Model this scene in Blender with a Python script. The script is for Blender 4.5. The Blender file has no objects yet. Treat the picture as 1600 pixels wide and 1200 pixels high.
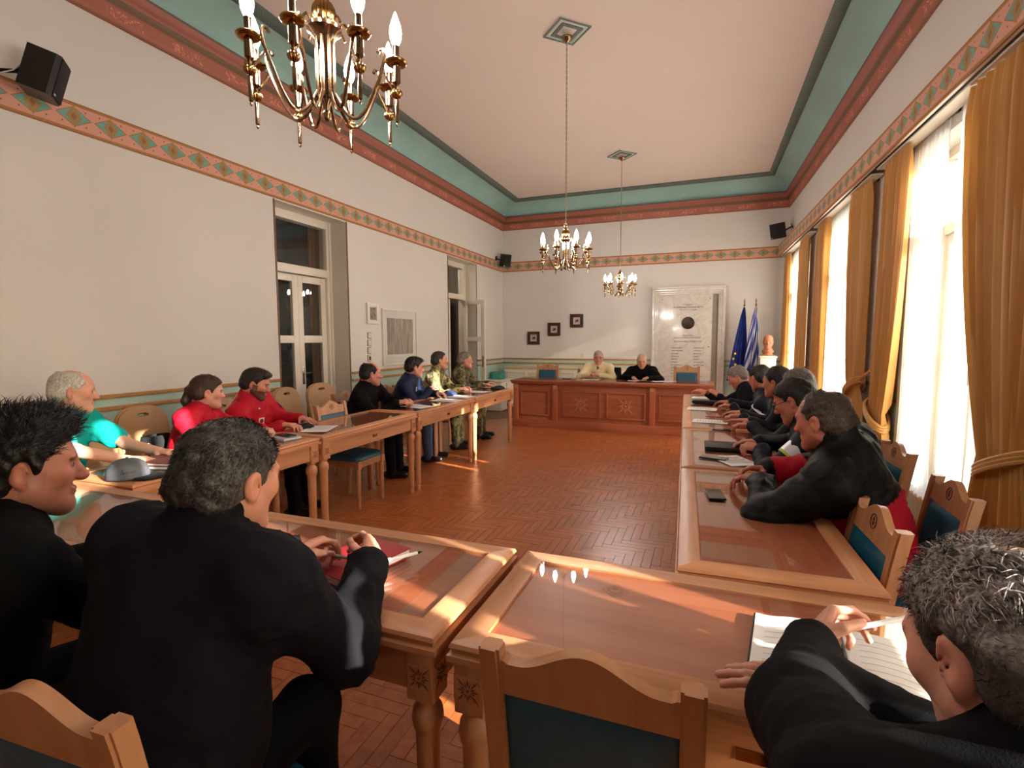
import bpy, bmesh, math, random
import numpy as np
from mathutils import Vector, Matrix, Euler
random.seed(7); np.random.seed(7)
PI = math.pi
SC = bpy.context.scene
COL = SC.collection
# ---------------------------------------------------------------- camera
FPX, YAW, PITCH, ROLL, CAMH = 799.2, .362, .087, -.003, 1.48
_fw = Vector((-math.sin(YAW)*math.cos(PITCH), math.cos(YAW)*math.cos(PITCH), -math.sin(PITCH)))
_r0 = Vector((math.cos(YAW), math.sin(YAW), 0)); _u0 = _r0.cross(_fw)
_rt = _r0*math.cos(ROLL)+_u0*math.sin(ROLL); _up = -_r0*math.sin(ROLL)+_u0*math.cos(ROLL)
cd = bpy.data.cameras.new('camera'); cd.sensor_width = 36; cd.lens = FPX/1600*36; cd.clip_start = .02
cam = bpy.data.objects.new('camera', cd); COL.objects.link(cam)
cam.matrix_world = Matrix((( _rt.x, _up.x, -_fw.x, 0), (_rt.y, _up.y, -_fw.y, 0), (_rt.z, _up.z, -_fw.z, CAMH), (0, 0, 0, 1)))
SC.camera = cam
# ---------------------------------------------------------------- world, sun, exposure
SUN_AZ, SUN_EL = math.radians(-17), math.radians(18.5)      # where the sun stands, from +X
w = bpy.data.worlds.new('sky'); SC.world = w; w.use_nodes = True
nt = w.node_tree; nt.nodes.clear()
sky = nt.nodes.new('ShaderNodeTexSky'); sky.sky_type = 'NISHITA'; sky.sun_disc = False
sky.sun_elevation = SUN_EL; sky.sun_rotation = PI/2 - SUN_AZ; sky.air_density = 1.0; sky.dust_density = 2.0
bg = nt.nodes.new('ShaderNodeBackground'); bg.inputs[1].default_value = .8
wo = nt.nodes.new('ShaderNodeOutputWorld')
nt.links.new(sky.outputs[0], bg.inputs[0]); nt.links.new(bg.outputs[0], wo.inputs[0])
sl = bpy.data.lights.new('sun', 'SUN'); sl.energy = 30; sl.angle = math.radians(.6); sl.color = (1, .93, .84)
so = bpy.data.objects.new('sun', sl); COL.objects.link(so); so.location = (12, -4, 6)
so.rotation_euler = Vector((-math.cos(SUN_AZ)*math.cos(SUN_EL), -math.sin(SUN_AZ)*math.cos(SUN_EL), -math.sin(SUN_EL))).to_track_quat('-Z', 'Y').to_euler()
vs = SC.view_settings
vs.view_transform = 'Standard'; vs.look = 'None'; vs.gamma = 1; vs.use_curve_mapping = False
vs.exposure = 0.06
SC.cycles.use_denoising = True
SC.cycles.max_bounces = 10; SC.cycles.diffuse_bounces = 5; SC.cycles.glossy_bounces = 4
SC.cycles.transparent_max_bounces = 12; SC.cycles.transmission_bounces = 6
SC.cycles.sample_clamp_indirect = 6; SC.cycles.caustics_reflective = False; SC.cycles.caustics_refractive = False
# ---------------------------------------------------------------- materials
def lin(c):
    if isinstance(c, str): c = [int(c[i:i+2], 16)/255 for i in (0, 2, 4)]
    return tuple(x/12.92 if x <= .04045 else ((x+.055)/1.055)**2.4 for x in c[:3]) + (1,)
MATS = {}
class NT:
    def __init__(s, name):
        s.m = bpy.data.materials.new(name); s.m.use_nodes = True; s.t = s.m.node_tree; s.t.nodes.clear()
        s.out = s.n('ShaderNodeOutputMaterial'); MATS[name] = s.m
    def n(s, ty, **kw):
        o = s.t.nodes.new(ty)
        for k, v in kw.items(): setattr(o, k, v)
        return o
    def l(s, a, b): s.t.links.new(a, b)
    def bsdf(s, col=None, rough=.6, metal=0, spec=.5, coat=0, **kw):
        b = s.n('ShaderNodeBsdfPrincipled')
        if col is not None:
            if hasattr(col, 'is_output'): s.l(col, b.inputs['Base Color'])
            else: b.inputs['Base Color'].default_value = lin(col) if isinstance(col, str) else col
        b.inputs['Roughness'].default_value = rough; b.inputs['Metallic'].default_value = metal
        b.inputs['Specular IOR Level'].default_value = spec; b.inputs['Coat Weight'].default_value = coat
        for k, v in kw.items(): b.inputs[k.replace('_', ' ')].default_value = v
        s.l(b.outputs[0], s.out.inputs[0]); return b
    def coord(s, scale=(1, 1, 1), kind='Object', rot=(0, 0, 0)):
        t = s.n('ShaderNodeTexCoord'); m = s.n('ShaderNodeMapping'); m.inputs['Scale'].default_value = scale; m.inputs['Rotation'].default_value = rot
        s.l(t.outputs[kind], m.inputs[0]); return m.outputs[0]
    def noise(s, co, scale=5, detail=3, rough=.55, dist=0):
        t = s.n('ShaderNodeTexNoise'); t.inputs['Scale'].default_value = scale; t.inputs['Detail'].default_value = detail
        t.inputs['Roughness'].default_value = rough; t.inputs['Distortion'].default_value = dist
        s.l(co, t.inputs[0]); return t.outputs[0]
    def ramp(s, fac, stops, mode='LINEAR'):
        r = s.n('ShaderNodeValToRGB'); e = r.color_ramp; e.interpolation = mode
        while len(e.elements) < len(stops): e.elements.new(.5)
        for el, (p, c) in zip(e.elements, stops):
            el.position = p; el.color = lin(c) if isinstance(c, str) else c
        s.l(fac, r.inputs[0]); return r.outputs[0]
    def math(s, op, a, b=None, c=None):
        m = s.n('ShaderNodeMath', operation=op)
        for i, v in enumerate((a, b, c)):
            if v is None: continue
            if hasattr(v, 'is_output'): s.l(v, m.inputs[i])
            else: m.inputs[i].default_value = v
        return m.outputs[0]
    def mix(s, f, a, b, blend='MIX'):
        m = s.n('ShaderNodeMix', data_type='RGBA', blend_type=blend)
        for i, v in ((0, f), (6, a), (7, b)):
            if hasattr(v, 'is_output'): s.l(v, m.inputs[i])
            elif i == 0: m.inputs[0].default_value = v
            else: m.inputs[i].default_value = lin(v) if isinstance(v, str) else v
        return m.outputs[2]
    def bump(s, b, h, strength=.2, dist=.01):
        u = s.n('ShaderNodeBump'); u.inputs['Strength'].default_value = strength; u.inputs['Distance'].default_value = dist
        s.l(h, u.inputs['Height']); s.l(u.outputs[0], b.inputs['Normal']); return b
def plain(name, col, rough=.6, metal=0, spec=.5, coat=0, var=.06, scale=6, bump=0, bscale=80, **kw):
    t = NT(name); co = t.coord()
    n = t.noise(co, scale, 3)
    c = lin(col); a = tuple(min(1, x*(1-var)) for x in c[:3])+(1,); b2 = tuple(min(1, x*(1+var)) for x in c[:3])+(1,)
    b = t.bsdf(t.ramp(n, [(.3, a), (.7, b2)]), rough, metal, spec, coat, **kw)
    if bump: t.bump(b, t.noise(co, bscale, 2), bump, .003)
    return t.m
def wood(name, c1, c2, axis=0, rough=.42, coat=.15, scale=1.0):
    t = NT(name); s = [22*scale]*3; s[axis] = 1.6*scale
    co = t.coord(tuple(s)); oi = t.n('ShaderNodeObjectInfo')
    v = t.n('ShaderNodeVectorMath', operation='ADD'); t.l(co, v.inputs[0])
    cx = t.n('ShaderNodeCombineXYZ'); r9 = t.math('MULTIPLY', oi.outputs['Random'], 40.0)
    for i in range(3): t.l(r9, cx.inputs[i])
    t.l(cx.outputs[0], v.inputs[1])
    n = t.noise(v.outputs[0], 1.0, 5, .62, .6)
    col = t.ramp(n, [(.28, c1), (.72, c2)])
    tint = t.math('MULTIPLY_ADD', oi.outputs['Random'], .22, .88)
    hsv = t.n('ShaderNodeHueSaturation'); t.l(col, hsv.inputs['Color']); t.l(tint, hsv.inputs['Value'])
    b = t.bsdf(hsv.outputs[0], rough, coat=coat); b.inputs['Coat Roughness'].default_value = .25
    t.bump(b, n, .06, .004); return t.m
WALLC = 'd5d1cb'
plain('wall_paint', WALLC, .55, var=.025, scale=1.3, bump=.05, bscale=60)
plain('ceiling_paint', 'd6c8bd', .8, var=.02, scale=.8)
plain('mint_paint', 'a9c4b8', .5, var=.05, scale=2)
plain('cove_paint', '93b8b0', .7, var=.07, scale=1.5)
plain('white_paint', 'ddd6c8', .35, var=.03)
plain('cream_lacquer', 'e2dccb', .3, var=.03)
plain('rail_wood', 'a9773f', .5, var=.12, scale=12)
plain('black_plastic', '15130f', .4, var=.2, scale=30)
plain('dark_metal', '1c1a18', .35, .7)
plain('steel', 'b9b6b0', .25, 1, var=.05)
plain('brass', '9a8064', .17, 1, var=.06)
plain('gold_brass', 'a07a48', .2, 1, var=.08)
plain('chain_brass', 'b8ab97', .3, 1, var=.05)
plain('paper', 'e9e7e4', .75, var=.02)
plain('phone_black', '0c0c0e', .12, var=.1, coat=.6)
plain('silver_plastic', 'b8b9bc', .3, .3, var=.05)
plain('switch_plastic', 'd5cbb8', .35, var=.04)
plain('switch_ring', '6b5f50', .5, var=.1)
plain('folder_black', '111012', .45, var=.2, bump=.1)
plain('red_cover', 'a51c2e', .45, var=.06, scale=14, coat=.2)
plain('maroon_cover', '7a3531', .5, var=.06, scale=14, coat=.2)
plain('grey_cover', '6d6d70', .5, var=.06)
plain('cap_grey', '55575c', .7, var=.25, scale=16, bump=.25, bscale=220)
plain('black_cloth', '121113', .85, var=.2, scale=8, bump=.3, bscale=160)
plain('tan_leather', 'b08a62', .5, var=.08, scale=9, bump=.1, bscale=120)
plain('tan_edge', 'a9763f', .45, var=.08, scale=9)
plain('teal_leather', '17536b', .42, var=.12, scale=20, bump=.12, bscale=180)
plain('dark_frame', '3a2317', .4, var=.2, scale=20)
plain('terracotta', 'a8674a', .7, var=.12, scale=14)
plain('bronze', '3e352b', .45, .6, var=.3, scale=40, bump=.6, bscale=50)
plain('ink', '4c4238', .7, var=.1)
plain('paper_ink', '77726c', .8, var=.1)
plain('clear_cup', 'cfd4d2', .1, var=.02)
plain('teal_box', '3d8f83', .5)
plain('navy_cloth', '1b2b55', .8, var=.15, scale=20)
plain('carved_wood', 'b87a55', .45, var=.08, scale=20)
plain('hall_wall', '8f8676', .8, var=.05)
plain('hall_dark', '2c3233', .6, var=.1)
plain('dark_wood', '6b4b30', .5, var=.2, scale=10)
plain('pole_wood', '9a8163', .4, var=.1)
wood('oak_x', 'b0724a', 'cb9268', 0); wood('oak_y', 'b0724a', 'cb9268', 1); wood('oak_z', 'b0724a', 'cb9268', 2)
wood('oak_chair', 'ab744c', 'c69066', 2, scale=.8); wood('oak_pale', 'd2ad80', 'e6cba2', 2)
wood('panel_wood', 'b05a38', 'c87550', 0, rough=.4); wood('desk_wood', '924a2e', 'ac6242', 0, .4); wood('desk_wood_z', '924a2e', 'ac6242', 2, .4)
wood('parquet', '9a4e28', 'bd703c', 0, .32, coat=.22, scale=1.2)
t = NT('glass_sheet'); gl = t.n('ShaderNodeBsdfGlossy'); gl.inputs['Roughness'].default_value = .015
tr = t.n('ShaderNodeBsdfTransparent'); tr.inputs[0].default_value = (.97, .98, .97, 1)
fr = t.n('ShaderNodeLayerWeight'); fr.inputs[0].default_value = .5; mx = t.n('ShaderNodeMixShader')
t.l(t.math('MULTIPLY_ADD', t.math('POWER', fr.outputs['Facing'], 4.0), .85, .05), mx.inputs[0]); t.l(tr.outputs[0], mx.inputs[1]); t.l(gl.outputs[0], mx.inputs[2]); t.l(mx.outputs[0], t.out.inputs[0])
t = NT('glass_edge'); t.bsdf('6f8a72', .15, spec=.6)
t = NT('dark_glass'); t.bsdf('20282a', .05, spec=.6)
def transl(name, col, ft, ftr, wave=0, rough=.7):
    t = NT(name); c = lin(col); co = t.coord((1, 1, .05)); n = t.noise(co, 40, 3)
    cc = t.ramp(n, [(.3, tuple(x*.9 for x in c[:3])+(1,)), (.7, c)])
    d = t.n('ShaderNodeBsdfPrincipled'); d.inputs['Roughness'].default_value = rough; d.inputs['Sheen Weight'].default_value = .2; t.l(cc, d.inputs['Base Color'])
    tl = t.n('ShaderNodeBsdfTranslucent'); t.l(cc, tl.inputs[0]); tp = t.n('ShaderNodeBsdfTransparent')
    m1 = t.n('ShaderNodeMixShader'); m1.inputs[0].default_value = ft; t.l(d.outputs[0], m1.inputs[1]); t.l(tl.outputs[0], m1.inputs[2])
    m2 = t.n('ShaderNodeMixShader'); m2.inputs[0].default_value = ftr; t.l(m1.outputs[0], m2.inputs[1]); t.l(tp.outputs[0], m2.inputs[2])
    t.l(m2.outputs[0], t.out.inputs[0]); return t.m
transl('sheer_cloth', 'f4f3f0', .8, .05)
transl('drape_cloth', 'cf9950', .12, 0, rough=.5)
t = NT('bulb_glow'); e = t.n('ShaderNodeEmission'); e.inputs[0].default_value = (1, .885, .82, 1); e.inputs[1].default_value = 245; t.l(e.outputs[0], t.out.inputs[0])
t = NT('hall_fill_glow'); e = t.n('ShaderNodeEmission'); e.inputs[0].default_value = (1, .86, .7, 1); e.inputs[1].default_value = 70; t.l(e.outputs[0], t.out.inputs[0])  # emission for the unseen lamp added in the hallway
# marble
t = NT('marble'); co = t.coord(); n1 = t.noise(co, 3, 6, .6, 1.2)
wv = t.math('ABSOLUTE', t.math('SUBTRACT', n1, .5)); c = t.ramp(wv, [(0, 'cbc5bc'), (.04, 'd6d0c7'), (.2, 'dcd7cf')])
t.bsdf(c, .18, coat=.3)
# painted frieze of rhombs, u = local x in metres, v = local z from 0 to .21
t = NT('frieze_paint'); tc = t.n('ShaderNodeTexCoord'); sp = t.n('ShaderNodeSeparateXYZ'); t.l(tc.outputs['Object'], sp.inputs[0])
PER = .25
u = t.math('SUBTRACT', t.math('MODULO', t.math('ADD', sp.outputs[0], 30.0), PER), PER/2)
au = t.math('DIVIDE', t.math('ABSOLUTE', u), PER/2); v = t.math('SUBTRACT', sp.outputs[2], .112); av = t.math('DIVIDE', t.math('ABSOLUTE', v), .075)
dm = t.math('ADD', au, av)
base = t.mix(t.math('LESS_THAN', dm, .96), 'd39a86', 'a0703c')
base = t.mix(t.math('LESS_THAN', dm, .86), base, '5aa79c')
inner = t.math('ADD', t.math('DIVIDE', t.math('ABSOLUTE', u), .055), t.math('DIVIDE', t.math('ABSOLUTE', v), .085))
base = t.mix(t.math('LESS_THAN', inner, .95), base, '9a7d45'); base = t.mix(t.math('LESS_THAN', inner, .35), base, '8a5a35')
gx = t.math('SUBTRACT', t.math('ABSOLUTE', t.math('SUBTRACT', au, .5)), 0.0)
dot = t.math('ADD', t.math('POWER', t.math('MULTIPLY', t.math('SUBTRACT', au, .62), PER/2), 2.0), t.math('POWER', t.math('SUBTRACT', t.math('ABSOLUTE', v), .052), 2.0))
base = t.mix(t.math('LESS_THAN', dot, .00003), base, '6a3a30')
edge = t.math('GREATER_THAN', t.math('ABSOLUTE', t.math('SUBTRACT', sp.outputs[2], .107)), .082)
base = t.mix(edge, base, 'a66f35')
edge2 = t.math('GREATER_THAN', t.math('ABSOLUTE', t.math('SUBTRACT', sp.outputs[2], .107)), .098)
base = t.mix(edge2, base, '8d5a2b')
mott = t.noise(tc.outputs['Object'], 14, 3)
base = t.mix(t.math('MULTIPLY', mott, .22), base, 'b08a68')
t.bsdf(base, .6)
# cornice colours by height
t = NT('cornice_paint'); tc = t.n('ShaderNodeTexCoord'); sp = t.n('ShaderNodeSeparateXYZ'); t.l(tc.outputs['Object'], sp.inputs[0])
hh = t.math('DIVIDE', t.math('SUBTRACT', sp.outputs[2], 3.93), .27)
cr = t.ramp(hh, [(0, '8e5a44'), (.07, 'a05c4a'), (.46, '7c4c38'), (.50, '664c30'), (.66, '985747'), (.93, '5c4a40')], 'CONSTANT')
n = t.noise(tc.outputs['Object'], 26, 4, .6, 2.0); yy = t.math('ADD', sp.outputs[0], sp.outputs[1])
lo = t.math('SINE', t.math('MULTIPLY', yy, 12.0)); inb = t.math('MULTIPLY', t.math('LESS_THAN', t.math('ABSOLUTE', t.math('SUBTRACT', hh, .27)), .12), t.math('GREATER_THAN', lo, -.1))
orn = t.math('MULTIPLY', inb, t.math('GREATER_THAN', n, .55))
t.bsdf(t.mix(orn, cr, 'd98a70'), .55)
# dark meander border on the ceiling
t = NT('border_paint'); co = t.coord(); br = t.n('ShaderNodeTexBrick'); br.inputs['Scale'].default_value = 16
br.inputs['Color1'].default_value = lin('4b5b58'); br.inputs['Color2'].default_value = lin('3d4a48'); br.inputs['Mortar'].default_value = lin('728078'); br.inputs['Mortar Size'].default_value = .05
t.l(co, br.inputs[0]); t.bsdf(br.outputs[0], .6)
# drawing of bare trees
t = NT('tree_drawing'); co = t.coord((1, 26, 3)); n = t.noise(co, 1.0, 6, .7, .4); co2 = t.coord((1, 60, 60)); n2 = t.noise(co2, 1, 3)
mxx = t.math('MULTIPLY_ADD', n2, .35, t.math('MULTIPLY', n, .75)); t.bsdf(t.ramp(mxx, [(.36, '5c5048'), (.5, '8a7c70'), (.68, 'c3b6a8')]), .6)
t = NT('small_drawing'); co = t.coord(); n = t.noise(co, 22, 3); t.bsdf(t.ramp(n, [(.4, '5c4a3a'), (.6, '94846e')]), .5)
t = NT('emblem_print'); co = t.coord(); n = t.noise(co, 34, 2)
sx = t.n('ShaderNodeSeparateXYZ'); t.l(t.n('ShaderNodeTexCoord').outputs['Object'], sx.inputs[0])
rr = t.math('ADD', t.math('POWER', sx.outputs[0], 2.0), t.math('POWER', sx.outputs[2], 2.0))
t.bsdf(t.mix(t.math('MULTIPLY', t.math('LESS_THAN', rr, .0016), t.math('GREATER_THAN', n, .42)), 'c9b8aa', '3d2b22'), .5)
# ---------------------------------------------------------------- mesh helpers
def V(*a): return Vector(a)
class MB:
    def __init__(s): s.v = []; s.f = []
    def add(s, vs, fs, M=None):
        o = len(s.v)
        for p in vs:
            p = Vector(p); s.v.append(tuple(M @ p if M is not None else p))
        s.f += [tuple(i+o for i in f) for f in fs]; return s
    def box(s, x0, x1, y0, y1, z0, z1, M=None, b=0):
        if b <= 0:
            vs = [(x, y, z) for z in (z0, z1) for y in (y0, y1) for x in (x0, x1)]
            return s.add(vs, [(0, 2, 3, 1), (4, 5, 7, 6), (0, 1, 5, 4), (2, 6, 7, 3), (0, 4, 6, 2), (1, 3, 7, 5)], M)
        bm = bmesh.new(); bmesh.ops.create_cube(bm, size=1)
        for q in bm.verts: q.co = Vector(((x0+x1)/2+q.co.x*(x1-x0), (y0+y1)/2+q.co.y*(y1-y0), (z0+z1)/2+q.co.z*(z1-z0)))
        bmesh.ops.bevel(bm, geom=bm.edges[:], offset=b, segments=2, affect='EDGES', profile=.6)
        s.bm(bm, M); return s
    def bm(s, bm, M=None):
        bm.verts.ensure_lookup_table(); bm.verts.index_update()
        s.add([q.co for q in bm.verts], [[q.index for q in f.verts] for f in bm.faces], M); bm.free(); return s
    def lathe(s, prof, n=16, M=None, cap=True):
        vs = []; fs = []; k = len(prof)
        for i in range(n):
            a = 2*PI*i/n
            for r, z in prof: vs.append((r*math.cos(a), r*math.sin(a), z))
        for i in range(n):
            j = (i+1) % n
            for q in range(k-1): fs.append((i*k+q, j*k+q, j*k+q+1, i*k+q+1))
        if cap: fs.append(tuple(i*k for i in range(n))[::-1]); fs.append(tuple(i*k+k-1 for i in range(n)))
        return s.add(vs, fs, M)
    def tube(s, path, r, n=8, M=None, cap=True, closed=False):
        path = [Vector(p) for p in path]; m = len(path); rs = r if isinstance(r, (list, tuple)) else [r]*m
        vs = []; fs = []; prev = None
        for i, p in enumerate(path):
            a = path[(i-1) % m] if closed or i > 0 else p; b = path[(i+1) % m] if closed or i < m-1 else p
            d = (b-a).normalized()
            if prev is None: prev = d.orthogonal().normalized()
            else:
                prev = (prev - d*prev.dot(d))
                prev = prev.normalized() if prev.length > 1e-6 else d.orthogonal().normalized()
            q = d.cross(prev)
            for j in range(n):
                t = 2*PI*j/n; vs.append(p+(prev*math.cos(t)+q*math.sin(t))*rs[i])
        for i in range(m if closed else m-1):
            k = (i+1) % m
            for j in range(n): fs.append((i*n+j, i*n+(j+1) % n, k*n+(j+1) % n, k*n+j))
        if cap and not closed: fs.append(tuple(range(n))[::-1]); fs.append(tuple((m-1)*n+j for j in range(n)))
        return s.add(vs, fs, M)
    def prism(s, poly, d, M=None, z0=0):
        n = len(poly); vs = [(x, y, z0) for x, y in poly]+[(x, y, z0+d) for x, y in poly]
        fs = [tuple(range(n))[::-1], tuple(range(n, 2*n))]+[(i, (i+1) % n, n+(i+1) % n, n+i) for i in range(n)]
        return s.add(vs, fs, M)
    def grid(s, fn, nu, nv, M=None, wrap=False):
        vs = [fn(i/(nu-(0 if wrap else 1)), j/(nv-1)) for i in range(nu) for j in range(nv)]
        fs = [(i*nv+j, ((i+1) % nu)*nv+j, ((i+1) % nu)*nv+j+1, i*nv+j+1) for i in range(nu if wrap else nu-1) for j in range(nv-1)]
        return s.add(vs, fs, M)
    def sphere(s, c, r, n=12, M=None):
        rr = r if isinstance(r, (tuple, list)) else (r, r, r); m = n//2+1
        prof = [(math.sin(PI*i/(m-1)), -math.cos(PI*i/(m-1))) for i in range(m)]
        vs = []; fs = []
        vs.append((c[0], c[1], c[2]-rr[2]))
        for q in range(1, m-1):
            for i in range(n):
                a = 2*PI*i/n; vs.append((c[0]+rr[0]*prof[q][0]*math.cos(a), c[1]+rr[1]*prof[q][0]*math.sin(a), c[2]+rr[2]*prof[q][1]))
        vs.append((c[0], c[1], c[2]+rr[2])); L = len(vs)-1
        for i in range(n):
            j = (i+1) % n; fs.append((0, 1+j, 1+i)); fs.append((L, L-n+i, L-n+j))
            for q in range(m-3): fs.append((1+q*n+i, 1+q*n+j, 1+(q+1)*n+j, 1+(q+1)*n+i))
        return s.add(vs, fs, M)
    def mesh(s, name, mat, smooth=35):
        me = bpy.data.meshes.new(name); me.from_pydata(s.v, [], s.f); me.update()
        if mat: me.materials.append(MATS[mat])
        if smooth: me.shade_smooth(); me.set_sharp_from_angle(angle=math.radians(smooth))
        return me
    def build(s, name, mat, parent=None, smooth=35, **kw):
        return link(name, s.mesh(name, mat, smooth), parent, **kw)
def link(name, me, parent=None, loc=None, rz=None, label=None, cat=None, group=None, kind=None):
    o = bpy.data.objects.new(name, me); COL.objects.link(o)
    if parent is not None: o.parent = parent
    if loc is not None: o.location = loc
    if rz is not None: o.rotation_euler = (0, 0, rz)
    return tag(o, label, cat, group, kind)
def tag(o, label=None, cat=None, group=None, kind=None):
    for k, q in (('label', label), ('category', cat), ('group', group), ('kind', kind)):
        if q: o[k] = q
    return o
def thing(name, label, cat, loc=(0, 0, 0), rz=0, group=None, kind=None):
    return link(name, None, None, loc, rz, label, cat, group, kind)
def kids(o): return [c for c in COL.objects if c.parent == o]
def copy_tree(o, parent=None, loc=None, rz=None, label=None):
    c = o.copy(); COL.objects.link(c); c.parent = parent
    if loc is not None: c.location = loc
    if rz is not None: c.rotation_euler = (0, 0, rz)
    if label: c['label'] = label
    for k in CH.get(o.name, None) or kids(o): copy_tree(k, c)
    return c
CH = {}
def TR(x=0, y=0, z=0, rx=0, ry=0, rz=0, s=1): return Matrix.Translation((x, y, z)) @ Euler((rx, ry, rz)).to_matrix().to_4x4() @ Matrix.Scale(s, 4)
# ---------------------------------------------------------------- the room
LX, FY, BY = -4.4, 11.04, -2.6           # left wall, far wall, back wall
RS = .023                                # the right wall is slightly skewed
def rx(y): return 1.40 + RS*(FY-y)
RA = math.atan(RS)
ZB, ZC = 3.01, 3.93                      # frieze, cornice
S = dict(kind='structure')
# floor: herringbone blocks over a dark bed
MB().box(LX-.3, 2.1, BY-.1, FY+.2, -.12, -.012).build('floor', 'dark_wood', **S)
FLOOR = bpy.data.objects['floor']
PL, PW = .30, .06
proto = {}
for o_, (sx, sy) in (('h', (PL, PW)), ('v', (PW, PL))):
    g = .0012; me = MB().box(g, sx-g, g, sy-g, -.014, 0).mesh('floor_plank', 'parquet', 0)
    if o_ == 'v':
        me = MB().box(g, PL-g, g, PW-g, -.014, 0).mesh('floor_plank', 'parquet', 0)
    proto[o_] = me
planks = []
kmax = 260
for m in range(-20, 21):
    for k in range(-kmax, kmax):
        for o_ in 'hv':
            x = (k if o_ == 'h' else k-1)*PW + m*2*PL; y = k*PW
            cx, cy = (x+PL/2, y+PW/2) if o_ == 'h' else (x+PW/2, y+PL/2)
            if LX-.1 < cx < 1.75 and BY < cy < FY: planks.append((o_, x, y, cx, cy))
def seen(p):
    o_, x, y, cx, cy = p
    if -2.5 < cx < -.12 and 1.75 < cy < 6.8: return cy
    return 99+cy
planks.sort(key=seen)
for o_, x, y, cx, cy in planks[:300]:
    o = link('floor_plank', proto[o_], FLOOR)
    if o_ == 'h': o.location = (x, y, random.uniform(-.0006, .0006))
    else: o.location = (x+PW, y, random.uniform(-.0006, .0006)); o.rotation_euler = (0, 0, PI/2)
vv = []; ff = []; 
rest = planks[300:]
arr = []
for o_, x, y, cx, cy in rest:
    sx, sy = (PL, PW) if o_ == 'h' else (PW, PL); g = .0012; z = random.uniform(-.0006, .0006); b = len(vv)
    vv += [(x+g, y+g, z), (x+sx-g, y+g, z), (x+sx-g, y+sy-g, z), (x+g, y+sy-g, z), (x, y, -.013), (x+sx, y, -.013), (x+sx, y+sy, -.013), (x, y+sy, -.013)]
    ff += [(b, b+1, b+2, b+3), (b, b+4, b+5, b+1), (b+1, b+5, b+6, b+2), (b+2, b+6, b+7, b+3), (b+3, b+7, b+4, b)]
    q = random.random(); arr += [q]*5
me = bpy.data.meshes.new('floor_planks'); me.from_pydata(vv, [], ff)
at = me.attributes.new('rnd', 'FLOAT', 'FACE'); at.data.foreach_set('value', arr)
t = NT('parquet_field'); oi = t.n('ShaderNodeAttribute', attribute_name='rnd'); co = t.coord((5, 5, 5)); n = t.noise(co, 3, 5, .6, .5)
hsv = t.n('ShaderNodeHueSaturation'); t.l(t.ramp(n, [(.3, '9a4e28'), (.7, 'bd703c')]), hsv.inputs['Color']); t.l(t.math('MULTIPLY_ADD', oi.outputs['Fac'], .22, .88), hsv.inputs['Value'])
b = t.bsdf(hsv.outputs[0], .32, coat=.22); b.inputs['Coat Roughness'].default_value = .25
me.materials.append(MATS['parquet_field']); link('floor_planks', me, FLOOR, kind='stuff')
# walls with openings
def wall_pieces(mb, a0, a1, z0, z1, holes, fn):
    """solid wall along a from a0 to a1 with holes (h0,h1,zb,zt); fn(a0,a1,z0,z1) adds a block"""
    cur = a0
    for h0, h1, zb, zt in sorted(holes):
        fn(mb, cur, h0, z0, z1)
        if zb > z0: fn(mb, h0, h1, z0, zb)
        if zt < z1: fn(mb, h0, h1, zt, z1)
        cur = h1
    fn(mb, cur, a1, z0, z1)
DOOR1 = (4.39, 5.57); DOOR2 = (8.36, 9.58)
WT = .30; RAILZ = 1.055
def lblock(mb, a, b, z0, z1): mb.box(LX-WT, LX, a, b, z0, z1)
holesL = [(DOOR1[0], DOOR1[1], 0, 3.0), (DOOR2[0], DOOR2[1], 0, 3.0)]
m = MB(); wall_pieces(m, BY, FY, RAILZ, 4.6, [(a, b, RAILZ, t_) for a, b, _, t_ in holesL], lblock); WL = m.build('wall_left', 'wall_paint', smooth=0, **S)
m = MB(); wall_pieces(m, BY, FY, 0, RAILZ, [(a, b, 0, RAILZ) for a, b, _, t_ in holesL], lblock); m.build('wainscot', 'mint_paint', WL, smooth=0)
m = MB(); m.box(LX-WT, 2.0, FY, FY+.3, RAILZ, 4.6); WF = m.build('wall_far', 'wall_paint', smooth=0, **S)
MB().box(LX-WT, 2.0, FY, FY+.3, 0, RAILZ).build('wainscot', 'mint_paint', WF, smooth=0)
m = MB(); m.box(LX-WT, 2.0, BY-.3, BY, 0, 4.6); m.build('wall_back', 'wall_paint', smooth=0, **S)
# right wall in its own frame: local y runs along the wall, x inward is negative
WINS = [9.72, 7.02, 4.42, .60]; WH = .66; WZ0, WZ1 = .30, 2.92
def RM(y): return Matrix.Translation((rx(y), y, 0)) @ Matrix.Rotation(RA, 4, 'Z')
RM0 = RM(0)
def rblock(mb, a, b, z0, z1): mb.box(0, .38, a, b, z0, z1)
hr = [(c-WH, c+WH, WZ0, WZ1) for c in WINS]
m = MB(); wall_pieces(m, BY-.1, FY+.02, RAILZ, 4.6, [(a, b, RAILZ, t_) for a, b, _, t_ in hr], rblock)
WR = m.build('wall_right', 'wall_paint', smooth=0, **S); WR.matrix_world = RM0
m = MB(); wall_pieces(m, BY-.1, FY+.02, 0, RAILZ, [(a, b, z_, RAILZ) for a, b, z_, _ in hr], rblock); m.build('wainscot', 'mint_paint', WR, smooth=0)
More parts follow.
